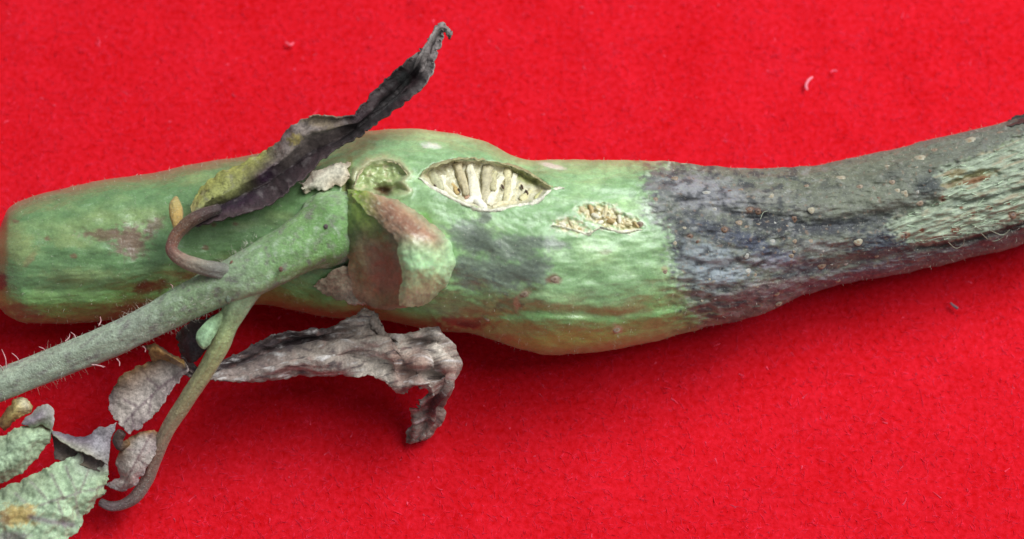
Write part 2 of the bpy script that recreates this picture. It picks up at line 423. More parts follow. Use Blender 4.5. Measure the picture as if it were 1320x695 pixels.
def stem_carve(px, py):
    """inward displacement of the visible side"""
    wob = 1.6 * fbm(px / 9, py / 9, 31, 3)
    c = 0
    c = c + (21 + 4 * fbm(px / 9, py / 14, 37, 3)) * (1 - .5 * sstep(222, 270, py)) * sstep(2.0, -8, poly_sd(px, py, LENS) + 0.8 * wob) * (1 - .25 * sstep(200, 275, py))
    c = c + (3.5 + 3.5 * fbm(px / 6, py / 6, 38, 2)) * sstep(3, -5, poly_sd(px, py, CRACK) + 2.6 * wob) + (2.2 + 2 * fbm(px / 6, py / 6, 39, 2)) * sstep(2, -3, poly_sd(px, py, CRACK2) + wob)
    c = c - 0.8 * np.exp(-(np.abs(poly_sd(px, py, CRACK) - 4) / 4) ** 2)
    c = c + (9 + 3 * fbm(px / 10, py / 8, 45, 3)) * sstep(3, -10, poly_sd(px, py, PIT) + wob) - 5 * np.exp(-((poly_sd(px, py, PIT) - 4) / 5) ** 2)
    c = c + 20 * np.exp(-ell(px, py, 494, 246, 11, 7) ** 2)
    c = c + 24 * np.exp(-(line_d(px, py, [(449, 238), (447, 270), (449, 345)]) / 5.0) ** 2)
    pm = sstep(5, -8, poly_sd(px, py, PEEL) + 3 * wob)
    c = c + pm * (5 + 2.6 * fbm((px + py * .9) / 20, (py + px * .27) / 6, 77, 3))
    c = c + 6 * np.exp(-(line_d(px, py, [(1225, 239), (1255, 230), (1283, 223)]) / 6) ** 2)
    c = c + 5 * np.exp(-(line_d(px, py, [(1215, 258), (1260, 262), (1320, 243)]) / 3.5) ** 2) * pm
    c = c + 5 * np.exp(-(line_d(px, py, [(1182, 319), (1222, 316), (1262, 306), (1292, 298), (1322, 288), (1400, 266)]) / 3.5) ** 2)
    g = line_d(px, py, GROOVE)
    c = c + 2.0 * np.exp(-(g / 5) ** 2) + 2.5 * np.exp(-((py - np.interp(px, *zip(*GROOVE)) + 2) / 9) ** 2) * sstep(600, 680, px) * sstep(940, 860, px)
    c = c + 9 * np.exp(-(line_d(px, py, FURROW) / 11) ** 2) + 6 * np.exp(-(line_d(px, py, FURROW2) / 10) ** 2)
    c = c + 4 * np.exp(-(line_d(px, py, [(40, 372), (120, 376), (200, 370), (320, 350)]) / 10) ** 2)
    c = c - 3 * np.exp(-(line_d(px, py, [(150, 345), (230, 335), (330, 310)]) / 14) ** 2)
    # general lumpiness, rougher in the rotten end
    r = sstep(830, 900, px)
    c = c + 2.4 * fbm(px / 55, py / 40, 3, 2) + (0.35 + 1.5 * r) * fbm(px / 30, py / 9, 8, 3) + r * 0.6 * fbm(px / 9, py / 6, 18, 2)
    c = c + 1.5 * np.exp(-ell(px, py, 165, 310, 45, 16, -12) ** 2) + 3 * np.exp(-ell(px, py, 985, 285, 26, 9, 8) ** 2)
    return c
FD = 0.96
def stem_d(px, py):
    px = np.asarray(px, float); py = np.asarray(py, float)
    yc, h = stem_axis(px)
    o = np.clip((yc - py) / np.maximum(h, 1), -0.999, 0.999)
    s = np.sqrt(1 - o * o)
    return dz(px, yc, stem_zc(px)) + h * FD * s - stem_carve(px, py) * np.clip(s * 2.2, 0, 1)

def stem_colour(px, py, o):
    """skin colours: greens, scars, grey rot, peeled patch"""
    n1 = fbm(px / 38, py / 24, 101, 4); n2 = fbm(px / 12, py / 8, 102, 3); n3 = fbm(px / 6.5, py / 5, 103, 2); n4 = fbm(px / 90, py / 45, 104, 3)
    st = fbm(px / 34, py / 4.5, 105, 2)
    warp = 7 * n1 + 4 * n2
    mid = sstep(380, 520, px)
    col = np.zeros(px.shape + (3,)) + lin((108, 142, 94))
    col = blend(col, (142, 178, 126), mid)
    col = blend(col, (96, 132, 76), sstep(0.0, 1.0, n1) * .45)
    col = blend(col, (176, 208, 150), sstep(-0.2, 1.0, n4 + .18 * n2) * (.30 + .5 * mid))
    col = blend(col, (202, 226, 184), sstep(.15, 1.1, st + .5 * n1) * .20 * mid)
    col = blend(col, (136, 146, 84), sstep(-.2, .9, n4) * .45 * (1 - mid))
    # lower flank painted greener against red light bounced off the felt; olive, tan edges
    low = sstep(-0.35, -0.75, o + .12 * n1)
    col = blend(col, (126, 176, 94), low * .6)
    col = blend(col, (138, 150, 92), sstep(-0.88, -1.0, o + .12 * n1) * .5)
    col = blend(col, (128, 112, 88), sstep(0.80, 0.98, o + .08 * n1) * .6 * (1 - mid))
    def el_(c, cx, cy, rx, ry, a=0, s=1.0, soft=.55, w=.35):
        nonlocal col
        e = ell(px, py, cx, cy, rx, ry, a) + w * (n2 + .6 * n3)
        col = blend(col, c, sstep(1 + soft / 2, 1 - soft, e) * s)
    # left scars
    el_((128, 104, 88), 168, 311, 26, 22, 10, .95); el_((124, 100, 82), 132, 303, 30, 8, 2, .85); el_((126, 102, 86), 198, 292, 17, 9, -35, .8)
    el_((70, 55, 45), 2, 362, 8, 12, 0, .9); el_((130, 100, 80), 38, 335, 10, 6, -50, .7); el_((120, 96, 78), 30, 402, 30, 12, 10, .7)
    el_((110, 72, 48), 192, 372, 26, 8, -12, .8); el_((118, 70, 58), 170, 398, 40, 8, -5, .6); el_((96, 70, 45), 186, 368, 8, 6, 0, .7)
    el_((154, 166, 108), 25, 322, 26, 22, 0, .6); el_((154, 170, 112), 85, 312, 24, 10, 0, .5); el_((150, 162, 104), 110, 355, 60, 10, 0, .4)
    for cx, cy in [(276, 290), (303, 288), (240, 300), (75, 245), (20, 285), (60, 308), (95, 330), (265, 320)]:
        el_((128, 100, 76), cx, cy, 4.5, 3.5, 0, .8)
    # orange-brown under the node
    el_((150, 104, 62), 390, 402, 66, 8, 5, .7); el_((150, 140, 70), 360, 388, 60, 10, 5, .5)
    el_((140, 60, 50), 598, 416, 38, 9, 4, .95); el_((60, 40, 36), 606, 418, 17, 5, 0, .9, w=.2)
    el_((165, 104, 70), 662, 440, 24, 8, 20, .5); el_((150, 194, 100), 735, 438, 80, 12, -4, .7); el_((150, 150, 90), 800, 447, 70, 5, -6, .4)  # green patch on the bulge painted to offset red bounce light
    # groove line: tan above, darker below
    g = py - np.interp(px, *zip(*GROOVE)) + 2.5 * n2
    gm = sstep(585, 640, px) * sstep(945, 900, px) * sstep(-.8, .4, n1 + .6 * n2 + .2)
    g = g + 5 * n1
    col = blend(col, (152, 150, 104), np.exp(-((g + 7) / 8) ** 2) * gm * .5)
    col = blend(col, (122, 112, 78), np.exp(-((g) / 4) ** 2) * gm * .35)
    col = blend(col, (112, 128, 70), np.exp(-((g - 12) / 9) ** 2) * gm * .45)
    # grey bruise by the stub
    ge = np.full(px.shape, 9.0)
    for cx, cy, rx, ry, a_ in [(612, 308, 34, 24, 20), (650, 322, 42, 20, 10), (645, 352, 48, 24, 8), (690, 312, 42, 9, 6), (684, 350, 26, 20, -20), (606, 350, 22, 26, 0), (626, 281, 9, 9, 0)]:
        ge = np.minimum(ge, ell(px, py, cx, cy, rx, ry, a_))
    gmk = sstep(1.35, .55, ge + .30 * n1 + .30 * n2 + .22 * n3)
    col = blend(col, (124, 134, 120), gmk * .9)
    col = blend(col, (84, 90, 88), gmk * sstep(-.1, .8, n2 + .6 * n3) * .7)
    el_((92, 98, 92), 615, 312, 22, 14, 20, .5); el_((88, 94, 86), 668, 350, 26, 14, -10, .5)
    el_((120, 128, 110), 625, 277, 10, 9, 0, .7)
    el_((118, 122, 84), 590, 395, 50, 18, 8, .6); el_((76, 82, 60), 655, 393, 22, 10, 0, .6)
    el_((132, 96, 78), 715, 360, 11, 7, 0, .95, w=.2); el_((178, 150, 120), 676, 379, 10, 5, -25, .9, w=.3); el_((186, 150, 118), 666, 392, 4, 9, 0, .8)
    el_((178, 160, 110), 857, 347, 5, 4, 0, .8); el_((190, 180, 150), 796, 425, 6, 7, 0, .8); el_((120, 112, 76), 780, 325, 9, 4, 0, .6)
    el_((140, 110, 60), 470, 190, 12, 20, 20, .15)
    # white highlight flecks painted into the skin, and a tan one
    el_((232, 236, 220), 556, 188, 13, 4.5, 5, .9, w=.3); el_((228, 226, 208), 712, 214, 18, 3.5, 14, .95, w=.2); el_((200, 190, 160), 600, 176, 8, 3, 0, .5)
    el_((120, 175, 84), 548, 285, 10, 16, -35, .7)
    # the black rot
    sdl = poly_sd(px, py, LESION) + 8 * n1 + 8 * n2 + 6 * n3
    lm = sstep(8, -10, sdl)
    col = blend(col, (104, 126, 92), sstep(26, 2, sdl) * .55)
    rot = np.zeros_like(col) + lin((96, 98, 88))
    def r_(c, cx, cy, rx, ry, a=0, s=1.0, soft=.8, w=.32):
        nonlocal rot
        e = ell(px, py, cx, cy, rx, ry, a) + w * (n2 + .6 * n3 + .4 * n1)
        rot = blend(rot, c, sstep(1 + soft / 2, 1 - soft, e) * s)
    r_((100, 102, 86), 1090, 222, 150, 24, -12, .85); r_((108, 104, 90), 920, 218, 90, 10, 2, .8); r_((108, 111, 96), 1110, 256, 90, 16, -13, .8)
    r_((120, 118, 124), 900, 250, 70, 26, 8, .95); r_((138, 135, 140), 888, 238, 30, 13, 0, .7); r_((126, 122, 130), 950, 256, 26, 12, 10, .6)
    r_((66, 72, 62), 862, 272, 14, 34, -12, .85); r_((62, 64, 62), 876, 312, 20, 16, 10, .8)
    r_((128, 136, 144), 912, 342, 54, 34, 6, .95); r_((150, 156, 160), 914, 334, 26, 12, 10, .7); r_((150, 156, 164), 940, 356, 26, 9, -5, .6); r_((110, 116, 104), 880, 362, 20, 22, -10, .6); r_((146, 142, 154), 1004, 336, 36, 13, 0, .9)
    r_((64, 67, 80), 930, 300, 66, 14, 16, .95); r_((40, 40, 48), 992, 286, 56, 18, 8, .98); r_((46, 46, 54), 1060, 293, 70, 12, -2, .95); r_((66, 70, 88), 980, 318, 40, 13, 24, .9)
    r_((118, 116, 112), 990, 254, 36, 11, 0, .7); r_((126, 124, 118), 1045, 270, 26, 9, 0, .6); r_((120, 118, 118), 1060, 318, 40, 9, 0, .7)
    r_((72, 74, 84), 1040, 345, 40, 12, -8, .8); r_((56, 60, 72), 1142, 312, 52, 24, -14, .95); r_((64, 66, 70), 1110, 285, 50, 9, -6, .8); r_((56, 60, 62), 1198, 240, 24, 15, -15, .9); r_((70, 72, 70), 1150, 225, 20, 8, -10, .6)
    r_((112, 92, 94), 985, 376, 66, 14, -12, .9); r_((106, 86, 84), 925, 400, 60, 11, -14, .75); r_((98, 80, 92), 1110, 354, 120, 13, -14, .9); r_((82, 64, 70), 1250, 320, 120, 13, -14, .9); r_((122, 134, 96), 905, 410, 30, 11, -14, .6)
    r_((92, 60, 44), 971, 271, 13, 4.5, 5, .95, w=.25); r_((70, 48, 40), 935, 296, 7, 5, 0, .8); r_((74, 50, 40), 889, 305, 6, 4, 0, .8)
    r_((45, 38, 34), 1308, 290, 26, 7, -16, .9); r_((48, 42, 44), 1190, 319, 34, 5, -8, .9); r_((44, 36, 34), 1315, 154, 18, 6, -12, .95)
    # peeled, fibrous pale green
    pm = sstep(5, -7, poly_sd(px, py, PEEL) + 6 * n2 + 5 * n3)
    pc = np.zeros_like(col) + lin((142, 154, 134))
    fibr = fbm((px + py * .9) / 15, (py + px * .27) / 4.5, 121, 3)
    pc = blend(pc, (176, 190, 166), sstep(-.1, .9, fibr) * .85)
    pc = blend(pc, (104, 110, 94), sstep(.1, 1.0, -fibr + .4 * n1) * .75)
    def p_(c, cx, cy, rx, ry, a=0, s=1.0):
        nonlocal pc
        e = ell(px, py, cx, cy, rx, ry, a) + .3 * (n2 + n3)
        pc = blend(pc, c, sstep(1.25, .6, e) * s)
    p_((112, 108, 66), 1252, 230, 34, 7, -16, .9); p_((116, 74, 44), 1258, 232, 20, 4, -14, .9); p_((120, 104, 64), 1232, 224, 14, 6, -10, .8)
    p_((96, 108, 96), 1270, 254, 55, 3.5, -14, .7); p_((100, 112, 70), 1262, 195, 46, 4, -18, .6)
    for cx, cy, r in [(1215, 256, 5), (1254, 276, 4), (1275, 268, 4), (1306, 278, 7), (1188, 297, 4), (1167, 303, 6), (1231, 297, 5), (1300, 262, 3), (1240, 268, 3)]:
        p_((134, 84, 58), cx, cy, r, r * .8, 0, .9)
    mz = sstep(830, 860, px) * sstep(1120, 1000, px)
    mo = fbm(px / 17, py / 11, 171, 3)
    rot = blend(rot, (50, 51, 56), sstep(-.05, .7, mo) * (.2 + .6 * mz))
    rot = blend(rot, (134, 134, 134), sstep(.25, .8, -mo) * (.15 + .4 * mz))
    rot = rot * np.array([1.16, 1.17, 1.16])
    sp = fbm(px / 5.5, py / 5, 161, 2)
    rot = blend(rot, (150, 146, 138), sstep(.62, 1.0, sp) * .55)
    rot = blend(rot, (44, 40, 40), sstep(.62, 1.0, -sp) * .5)
    rot = blend(rot, (132, 108, 90), sstep(.7, 1.0, fbm(px / 8, py / 7, 162, 2)) * .55)
    pc = blend(pc, (160, 144, 118), sstep(.15, .9, fbm((px + py) / 24, (py + px * .27) / 9, 151, 3)) * .65)
    pc = pc * np.array([1.0, .97, .98])
    rot = rot + (pc - rot) * pm[..., None]
    ed = line_d(px, py + 2 * n2, [(1182, 319), (1222, 316), (1262, 306), (1292, 298), (1322, 288), (1400, 266)])
    rot = blend(rot, (40, 32, 32), sstep(5.5, 1.5, ed + 1.5 * n3) * sstep(1180, 1215, px) * .9)
    col = col + (rot - col) * lm[..., None]
    # blue-white bloom at the edge of the rot
    col = blend(col, (196, 206, 192), np.exp(-((sdl - 4) / 5) ** 2) * sstep(-.1, .6, n2) * .55 * sstep(425, 380, py))
    # openings
    sl = poly_sd(px, py, LENS) + 1.2 * n3
    lm2 = sstep(1.5, -2.5, sl)
    inner = np.zeros_like(col) + lin((214, 208, 178))
    inner = blend(inner, (182, 172, 132), sstep(-.1, .8, n2) * .8)
    inner = blend(inner, (150, 158, 84), sstep(1.2, .5, ell(px, py, 680, 228, 30, 10, 22)) * .8)
    inner = blend(inner, (150, 128, 84), sstep(1.2, .5, ell(px, py, 585, 212, 34, 5, -4)) * .6)
    inner = blend(inner, (140, 122, 92), sstep(.35, .9, n3) * .45)
    col = col + (inner - col) * lm2[..., None]
    for poly in (CRACK, CRACK2):
        cm = sstep(3, -4, poly_sd(px, py, poly) + 5 * n3 + 3 * n2)
        ic = np.zeros_like(col) + lin((208, 198, 152)); ic = blend(ic, (166, 132, 86), sstep(.1, .8, n3 + .5 * n2) * .8); ic = blend(ic, (236, 230, 208), sstep(.2, .8, -n3) * .8)
        col = col + (ic - col) * cm[..., None]
        col = blend(col, (228, 228, 208), np.exp(-((poly_sd(px, py, poly) - 2) / 2.2) ** 2) * sstep(-.2, .6, n2 + .5 * n3) * .7)
    pt = poly_sd(px, py, PIT) + 2 * n3
    col = blend(col, (164, 176, 116), sstep(4, -6, pt) * .85)
    col = blend(col, (188, 178, 140), np.exp(-((pt - 3) / 4) ** 2) * .8 * sstep(258, 244, py))
    col = blend(col, (206, 196, 160), sstep(4, -6, pt) * sstep(.1, .8, n2 + .5 * n3) * .7)
    col = blend(col, (92, 62, 36), sstep(1.3, .4, ell(px, py, 494, 246, 12, 7) + .3 * n3) * .95)
    col = blend(col, (140, 126, 70), np.exp(-(line_d(px, py, [(452, 205), (444, 232), (446, 250)]) / 5) ** 2) * .7)
    return np.clip(col * (1 + .07 * n3 + .08 * n2)[..., None], .004, 1)

xs = np.concatenate([-15 + 20 * np.linspace(0, 1, 24, endpoint=False) ** 1.6, np.arange(5, 1402, 1.6)])
th = np.concatenate([np.linspace(0, math.pi, 250, endpoint=False), np.linspace(math.pi, 2 * math.pi, 60, endpoint=False)])
yc, h = stem_axis(xs)
PX, TH = np.meshgrid(xs, th, indexing='ij')
edge = 1 + (0.010 * fbm(PX / 60, 5 * np.cos(TH), 41, 3) + 0.004 * fbm(PX / 22, 12 * np.cos(TH), 42, 2)) * sstep(-5, 30, PX) * (1 + sstep(830, 900, PX))
H = h[:, None] * edge
O = np.cos(TH)
PY = yc[:, None] - H * O
S = np.sin(TH)
D0 = dz(xs, yc, stem_zc(xs))[:, None]
Dp = D0 + H * FD * S - np.where(S > 0, stem_carve(PX, PY) * np.clip(S * 2.2, 0, 1), 0)
P = V(PX, PY, Dp)
C = stem_colour(PX, PY, O)
nxs, nth = PX.shape
q = grid_quads(nxs, nth, 0, True)
caps = []
verts = np.concatenate([P.reshape(-1, 3), P[0].mean(0)[None], P[-1].mean(0)[None]])
C = np.concatenate([C.reshape(-1, 3), lin((170, 175, 120))[None], lin((150, 150, 110))[None]])
m = nxs * nth
a = np.arange(nth); b = (a + 1) % nth
capq = np.concatenate([np.stack([np.full(nth, m), b, a, a], -1), np.stack([np.full(nth, m + 1), a + m - nth, b + m - nth, b + m - nth], -1)])
me_v = verts
gl = 1 - sstep(835, 885, PX + 10 * fbm(PX / 14, PY / 10, 777, 3))
stem = mesh('stem', verts, q, M_STEM, plant, C, gloss=np.concatenate([gl.ravel(), [1, 0]]))
def cap(name, ring_pts, colr, par):
    c = ring_pts.mean(0)
    k = len(ring_pts); vs = [ring_pts]
    for f in (0.8, 0.5, 0.2): vs.append(c + (ring_pts - c) * f + RNG.normal(size=ring_pts.shape) * 1.2)
    P_ = np.stack(vs)
    return mesh(name, P_.reshape(-1, 3), grid_quads(4, k, 0, True), M_PITH, par, np.tile(lin(colr), (4 * k, 1)))
cap('cut_end', P[-1], (170, 168, 130), stem)
stem['label'] = 'swollen green main stem turning grey-black towards one end'

# ------------------------------------------------------------------ openings: rims and pith
def rim(name, pts, width, lift, colr, par, seed=1, inward=(0, 1), mat=M_PAPER, rag=2.2, thick=1.0):
    """torn edge of dry skin along a line on the stem; inward = image direction the free edge leans to"""
    rows = []
    for i, (x, y) in enumerate(pts):
        w = width * (0.75 + 0.5 * random.random()) * (0.35 if i in (0, len(pts) - 1) else 1)
        l = lift * (0.7 + 0.6 * random.random())
        rows.append([(x - inward[0] * w * .4, y - inward[1] * w * .4, -1.0 , colr), (x, y, l * .7, colr), (x + inward[0] * w * .6, y + inward[1] * w * .6, l, colr)])
    return sheet(name, rows, mat, par, nu=14 * len(pts), nv=8, thick=thick, wr=1.2, ws=6, ragged=rag, seed=seed, surf=stem_base)
def stem_base(px, py):
    px = np.asarray(px, float); yc_, h_ = stem_axis(px)
    o = np.clip((yc_ - py) / h_, -.999, .999)
    return dz(px, yc_, stem_zc(px)) + h_ * FD * np.sqrt(1 - o * o)
rim('torn_rim', [(541, 229), (554, 241), (576, 253), (606, 267), (632, 272), (662, 268), (693, 259), (711, 246), (726, 244)], 6.0, 2.0, (232, 226, 208), stem, 1, (0.0, -1))
rim('torn_rim', [(541, 226), (555, 214), (572, 208), (590, 204), (615, 204), (648, 209), (682, 222), (706, 237), (720, 243)], 3.4, 2.0, (158, 152, 112), stem, 2, (0.0, 1))
rim('torn_rim', [(712, 290), (726, 293), (742, 298), (758, 302), (776, 294), (800, 300), (829, 296)], 3.4, 1.8, (224, 218, 194), stem, 3, (0, -1))
rim('torn_rim', [(456, 238), (461, 224), (472, 212), (490, 205), (508, 208), (520, 216), (527, 228)], 5, 2.4, (190, 178, 142), stem, 6, (0.3, .8))
WH = (236, 228, 202); CRM = (214, 204, 164)
strands = [((569, 227), (571, 241), (590, 257), 5.2, 3.0, WH), ((608, 208), (609, 230), (613, 262), 4.6, 7.6, WH), ((553, 222), (561, 231), (570, 246), 7.5, 5.0, (196, 192, 160)), ((590, 210), (595, 228), (602, 252), 6.5, 4.0, (200, 186, 152)),
           ((630, 214), (628, 236), (624, 266), 6.5, 5.0, (192, 182, 152)), ((648, 228), (640, 244), (629, 264), 4.0, 6.0, WH), ((655, 218), (656, 240), (652, 264), 5.4, 4.4, CRM),
           ((664, 224), (660, 242), (654, 264), 3.4, 5.4, WH), ((673, 232), (667, 243), (660, 262), 2.6, 4.6, CRM), ((690, 238), (685, 248), (672, 259), 3.0, 6.0, (212, 204, 160)),
           ((636, 269), (648, 263), (668, 262), 4.0, 3.0, (230, 218, 180)), ((596, 263), (612, 257), (626, 270), 4.0, 5.6, (240, 234, 218)), ((698, 240), (700, 247), (690, 257), 3.6, 3.0, (196, 192, 136)),
           ((581, 238), (586, 243), (590, 250), 3.2, 2.4, (206, 176, 120)), ((597, 240), (600, 247), (603, 257), 2.6, 3.0, (196, 156, 130)), ((640, 222), (637, 232), (636, 246), 3.0, 4.0, (196, 188, 150))]
for i, (p0, p1, p2, ra, rb, c) in enumerate(strands):
    zs = (-19, -14.5, -7) if i not in (10, 11) else (-7, -6, -5)
    j = lambda: random.uniform(-1.5, 1.5)
    pm_ = (p1[0] + j(), p1[1] + j())
    tube('pith_strand', [(*p0, zs[0], ra, c), ((p0[0] + pm_[0]) / 2 + j(), (p0[1] + pm_[1]) / 2, (zs[0] + zs[1]) / 2, ra * .4 + rb * .5, c), (*pm_, zs[1] + j(), (ra + rb) * .5, c), (*p2, zs[2], rb, c)], M_PITH, stem, 14, 26, 0.42, 60 + i, surf=stem_base, flat=.55)
for i, (x, y) in enumerate([(561, 241), (592, 246), (648, 241), (673, 241), (679, 248)]):
    tube('pith_speck', [(x - 1.5, y - 3, -11.5, 1.2, (92, 72, 56)), (x, y, -10.0, 1.7, (70, 52, 44)), (x + 1.5, y + 3, -9, 1.0, (96, 74, 56))], M_PITH, stem, 7, 6, .2, 90 + i, surf=lambda a_, b_: np.maximum(stem_base(a_, b_), 0 * a_ - 1e9) + 1.5)
for i, (x, y, r, dx, dy) in enumerate([(750, 270, 3.4, 4, 4), (762, 269, 3.0, 2, 7), (768, 278, 3.6, 5, 3), (781, 271, 2.8, -2, 8), (786, 284, 3.4, 6, 3), (798, 281, 3.0, 1, 7), (809, 289, 3.2, 6, 1), (820, 290, 2.6, 3, 4), (725, 290, 3.0, 5, 2), (736, 287, 2.6, 2, 5), (745, 296, 2.6, 6, 1), (774, 287, 2.6, 4, -2), (800, 292, 2.6, 5, 2)]):
    c = [(212, 198, 156), (190, 164, 116), (230, 222, 200)][i % 3]
    tube('pith_strand', [(x - dx, y - dy, -4.5, r * .7, c), (x, y, -3.2, r, c), (x + dx, y + dy, -2.6, r * .6, c)], M_PITH, stem, 10, 14, .4, 120 + i, surf=stem_base, flat=.8)

# ------------------------------------------------------------------ root buds on the rotten skin
def bud_mesh(name, ctr, body):
    rs = [0, .25, .45, .7, .9, 1.15]; zs = [.42, .40, .44, .30, .10, -.25]
    v = []; c = []
    for r, z in zip(rs, zs):
        for k in range(12):
            a_ = k * math.pi / 6; j = 1 + .12 * math.sin(3 * a_ + r * 5)
            v.append((r * math.cos(a_) * j, r * math.sin(a_) * j, z)); c.append(lin(ctr if r < .4 else body))
    o_ = mesh(name, np.array(v), grid_quads(6, 12, 0, True)[:, ::-1], M_PITH, None, np.array(c))
    me = o_.data; bpy.data.objects.remove(o_)
    return me
BM = {'p': bud_mesh('root_bud', (156, 134, 108), (166, 158, 138)), 'w': bud_mesh('root_bud', (160, 150, 136), (168, 166, 160)), 'b': bud_mesh('root_bud', (66, 44, 34), (118, 90, 74)),
      't': bud_mesh('root_bud', (118, 94, 78), (146, 128, 110))}
buds = [(910, 249, 8, 4, 5, 'w'), (997, 288, 5, 4, 30, 'w'), (1046, 271, 5, 4.5, 0, 'p'), (964, 349, 5, 4, 0, 'w'), (1059, 343, 7, 5, 0, 't'), (1080, 361, 6, 4, 0, 't'), (1084, 230, 7, 5, 0, 'p'),
        (1106, 312, 7, 5, 0, 'p'), (1001, 378, 6, 5, 0, 't'), (1004, 392, 6, 4, -20, 't'), (955, 245, 4, 3, 0, 't'), (941, 247, 3.5, 3, 0, 'b'), (953, 287, 5, 4, 0, 't'), (996, 311, 4, 3, 0, 'w'),
        (1024, 311, 4, 3, 0, 't'), (962, 330, 4.5, 4, 0, 'w'), (994, 253, 5, 3.5, -15, 'p'), (824, 290, 6, 5, 0, 't'), (857, 350, 4, 3.5, 0, 't'), (1024, 283, 4.5, 5.5, 20, 'b'), (966, 270, 6, 4, 5, 'b'), (977, 273, 6, 4, 10, 'b'),
        (934, 296, 5, 4, 0, 'b'), (889, 305, 5, 3.5, 0, 'b'), (1186, 204, 8, 6, -10, 'p'), (1250, 182, 9, 7, -20, 'p'), (1167, 249, 6, 6, 0, 'p'), (1186, 262, 6, 4, -10, 't'), (1108, 241, 5, 4, 0, 't'), (1215, 257, 6, 6, 0, 'b'),
        (1254, 276, 4, 3.5, 0, 'b'), (1275, 268, 4, 3.5, 0, 'b'), (1306, 277, 6, 5, 0, 'b'), (1188, 297, 4.5, 4, 0, 'b'), (1167, 303, 6, 5, 0, 'b'), (1045, 311, 4, 3, 0, 't'), (1130, 330, 4, 3, 0, 't'), (1110, 205, 4, 3, 0, 't'),
        (1150, 235, 4.5, 3.5, 0, 't'), (870, 230, 5, 3.5, 0, 't'), (845, 258, 4, 5, 0, 't'), (1040, 240, 3.5, 3, 0, 't'), (1144, 215, 4, 3, 0, 'p'), (795, 425, 6, 6, 0, 'p'), (676, 379, 6, 4, -20, 't'), (628, 410, 4, 5, 0, 'p'),
        (715, 360, 7, 5, 0, 't'), (1232, 298, 5, 4, 0, 't'), (1090, 340, 4, 3, 0, 'w'), (1020, 330, 4, 3, 0, 't'), (921, 270, 4, 3, 0, 'w'), (1205, 194, 5, 4, 0, 't'), (1290, 172, 5, 4, 0, 't')]
brng = random.Random(5)
for _ in range(26):
    x = brng.uniform(860, 1200); yc_, h_ = stem_axis(np.array(x))
    y = float(yc_ + h_ * brng.uniform(-.75, .7))
    if poly_sd(np.array([x]), np.array([y]), PEEL)[0] < 6: continue
    rr_ = brng.uniform(1.8, 3.6)
    buds.append((x, y, rr_ * 1.2, rr_, brng.uniform(-40, 40), brng.choice('tptwb')))
for x, y, rx, ry, ang_, k in buds:
    e = 2.0
    p = V(x, y, stem_d(x, y)); pxp = V(x + e, y, stem_d(x + e, y)); pyp = V(x, y - e, stem_d(x, y - e))
    tx = Vector(pxp - p); ty = Vector(pyp - p); n_ = tx.cross(ty).normalized()
    n_ = (n_ + Vector(nrm) * .8).normalized()
    tx = (tx - n_ * tx.dot(n_)).normalized(); ty = n_.cross(tx)
    R3 = Matrix((tx, ty, n_)).transposed() @ Matrix.Rotation(math.radians(-ang_), 3, 'Z') @ Matrix.Diagonal((rx * .8, ry * .8, (rx + ry) * .22))
    o_ = bpy.data.objects.new('root_bud', BM[k]); scene.collection.objects.link(o_)
    o_.parent = stem
    if not BM[k].materials: BM[k].materials.append(M_PITH)
    o_.matrix_local = Matrix.Translation(Vector(p) * U) @ R3.to_4x4()

# ------------------------------------------------------------------ peeled end: loose fibres, torn bark
n = 700
poly = np.array(PEEL); fx = RNG.uniform(1145, 1395, n); fy = RNG.uniform(150, 318, n)
k = poly_sd(fx, fy, PEEL) < -3
fx, fy = fx[k], fy[k]
b0 = V(fx, fy, stem_d(fx, fy) + .3)
dirn = V(fx + 10, fy - 2.6 + RNG.normal(size=fx.shape) * 3.2, stem_d(fx + 10, fy - 2.6) + RNG.uniform(0, 1.2, fx.shape)) - b0
o_ = ribbons('loose_fibre', b0, dirn, RNG.uniform(6, 16, len(fx)), RNG.uniform(.7, 1.4, len(fx)), M_FIBRE, stem, .10, 3)
o_['kind'] = 'stuff'
for i, pts in enumerate([[(1222, 312), (1232, 320), (1241, 316), (1243, 308)], [(1264, 300), (1276, 310), (1288, 309), (1300, 298)], [(1276, 297), (1292, 303), (1302, 296)], [(980, 283), (984, 274), (990, 272)], [(1196, 310), (1214, 306), (1236, 305)], [(1240, 300), (1262, 292), (1286, 290)]]):
    tube('curled_fibre', [(x, y, 1.6, .55, (138, 144, 126)) for x, y in pts], M_PAPER, stem, 7, 26, .15, 200 + i, surf=stem_base)
sheet('bark_flake', [[(1296, 158, 1, (52, 42, 40)), (1300, 163, 4, (60, 50, 46))], [(1308, 150, 2, (40, 32, 32)), (1312, 160, 6, (56, 46, 42))], [(1325, 146, 3, (40, 32, 32)), (1326, 157, 6, (50, 42, 40))]], M_DRY, stem, 30, 14, 1.5, 1.5, 8, 2, 12, surf=stem_base)

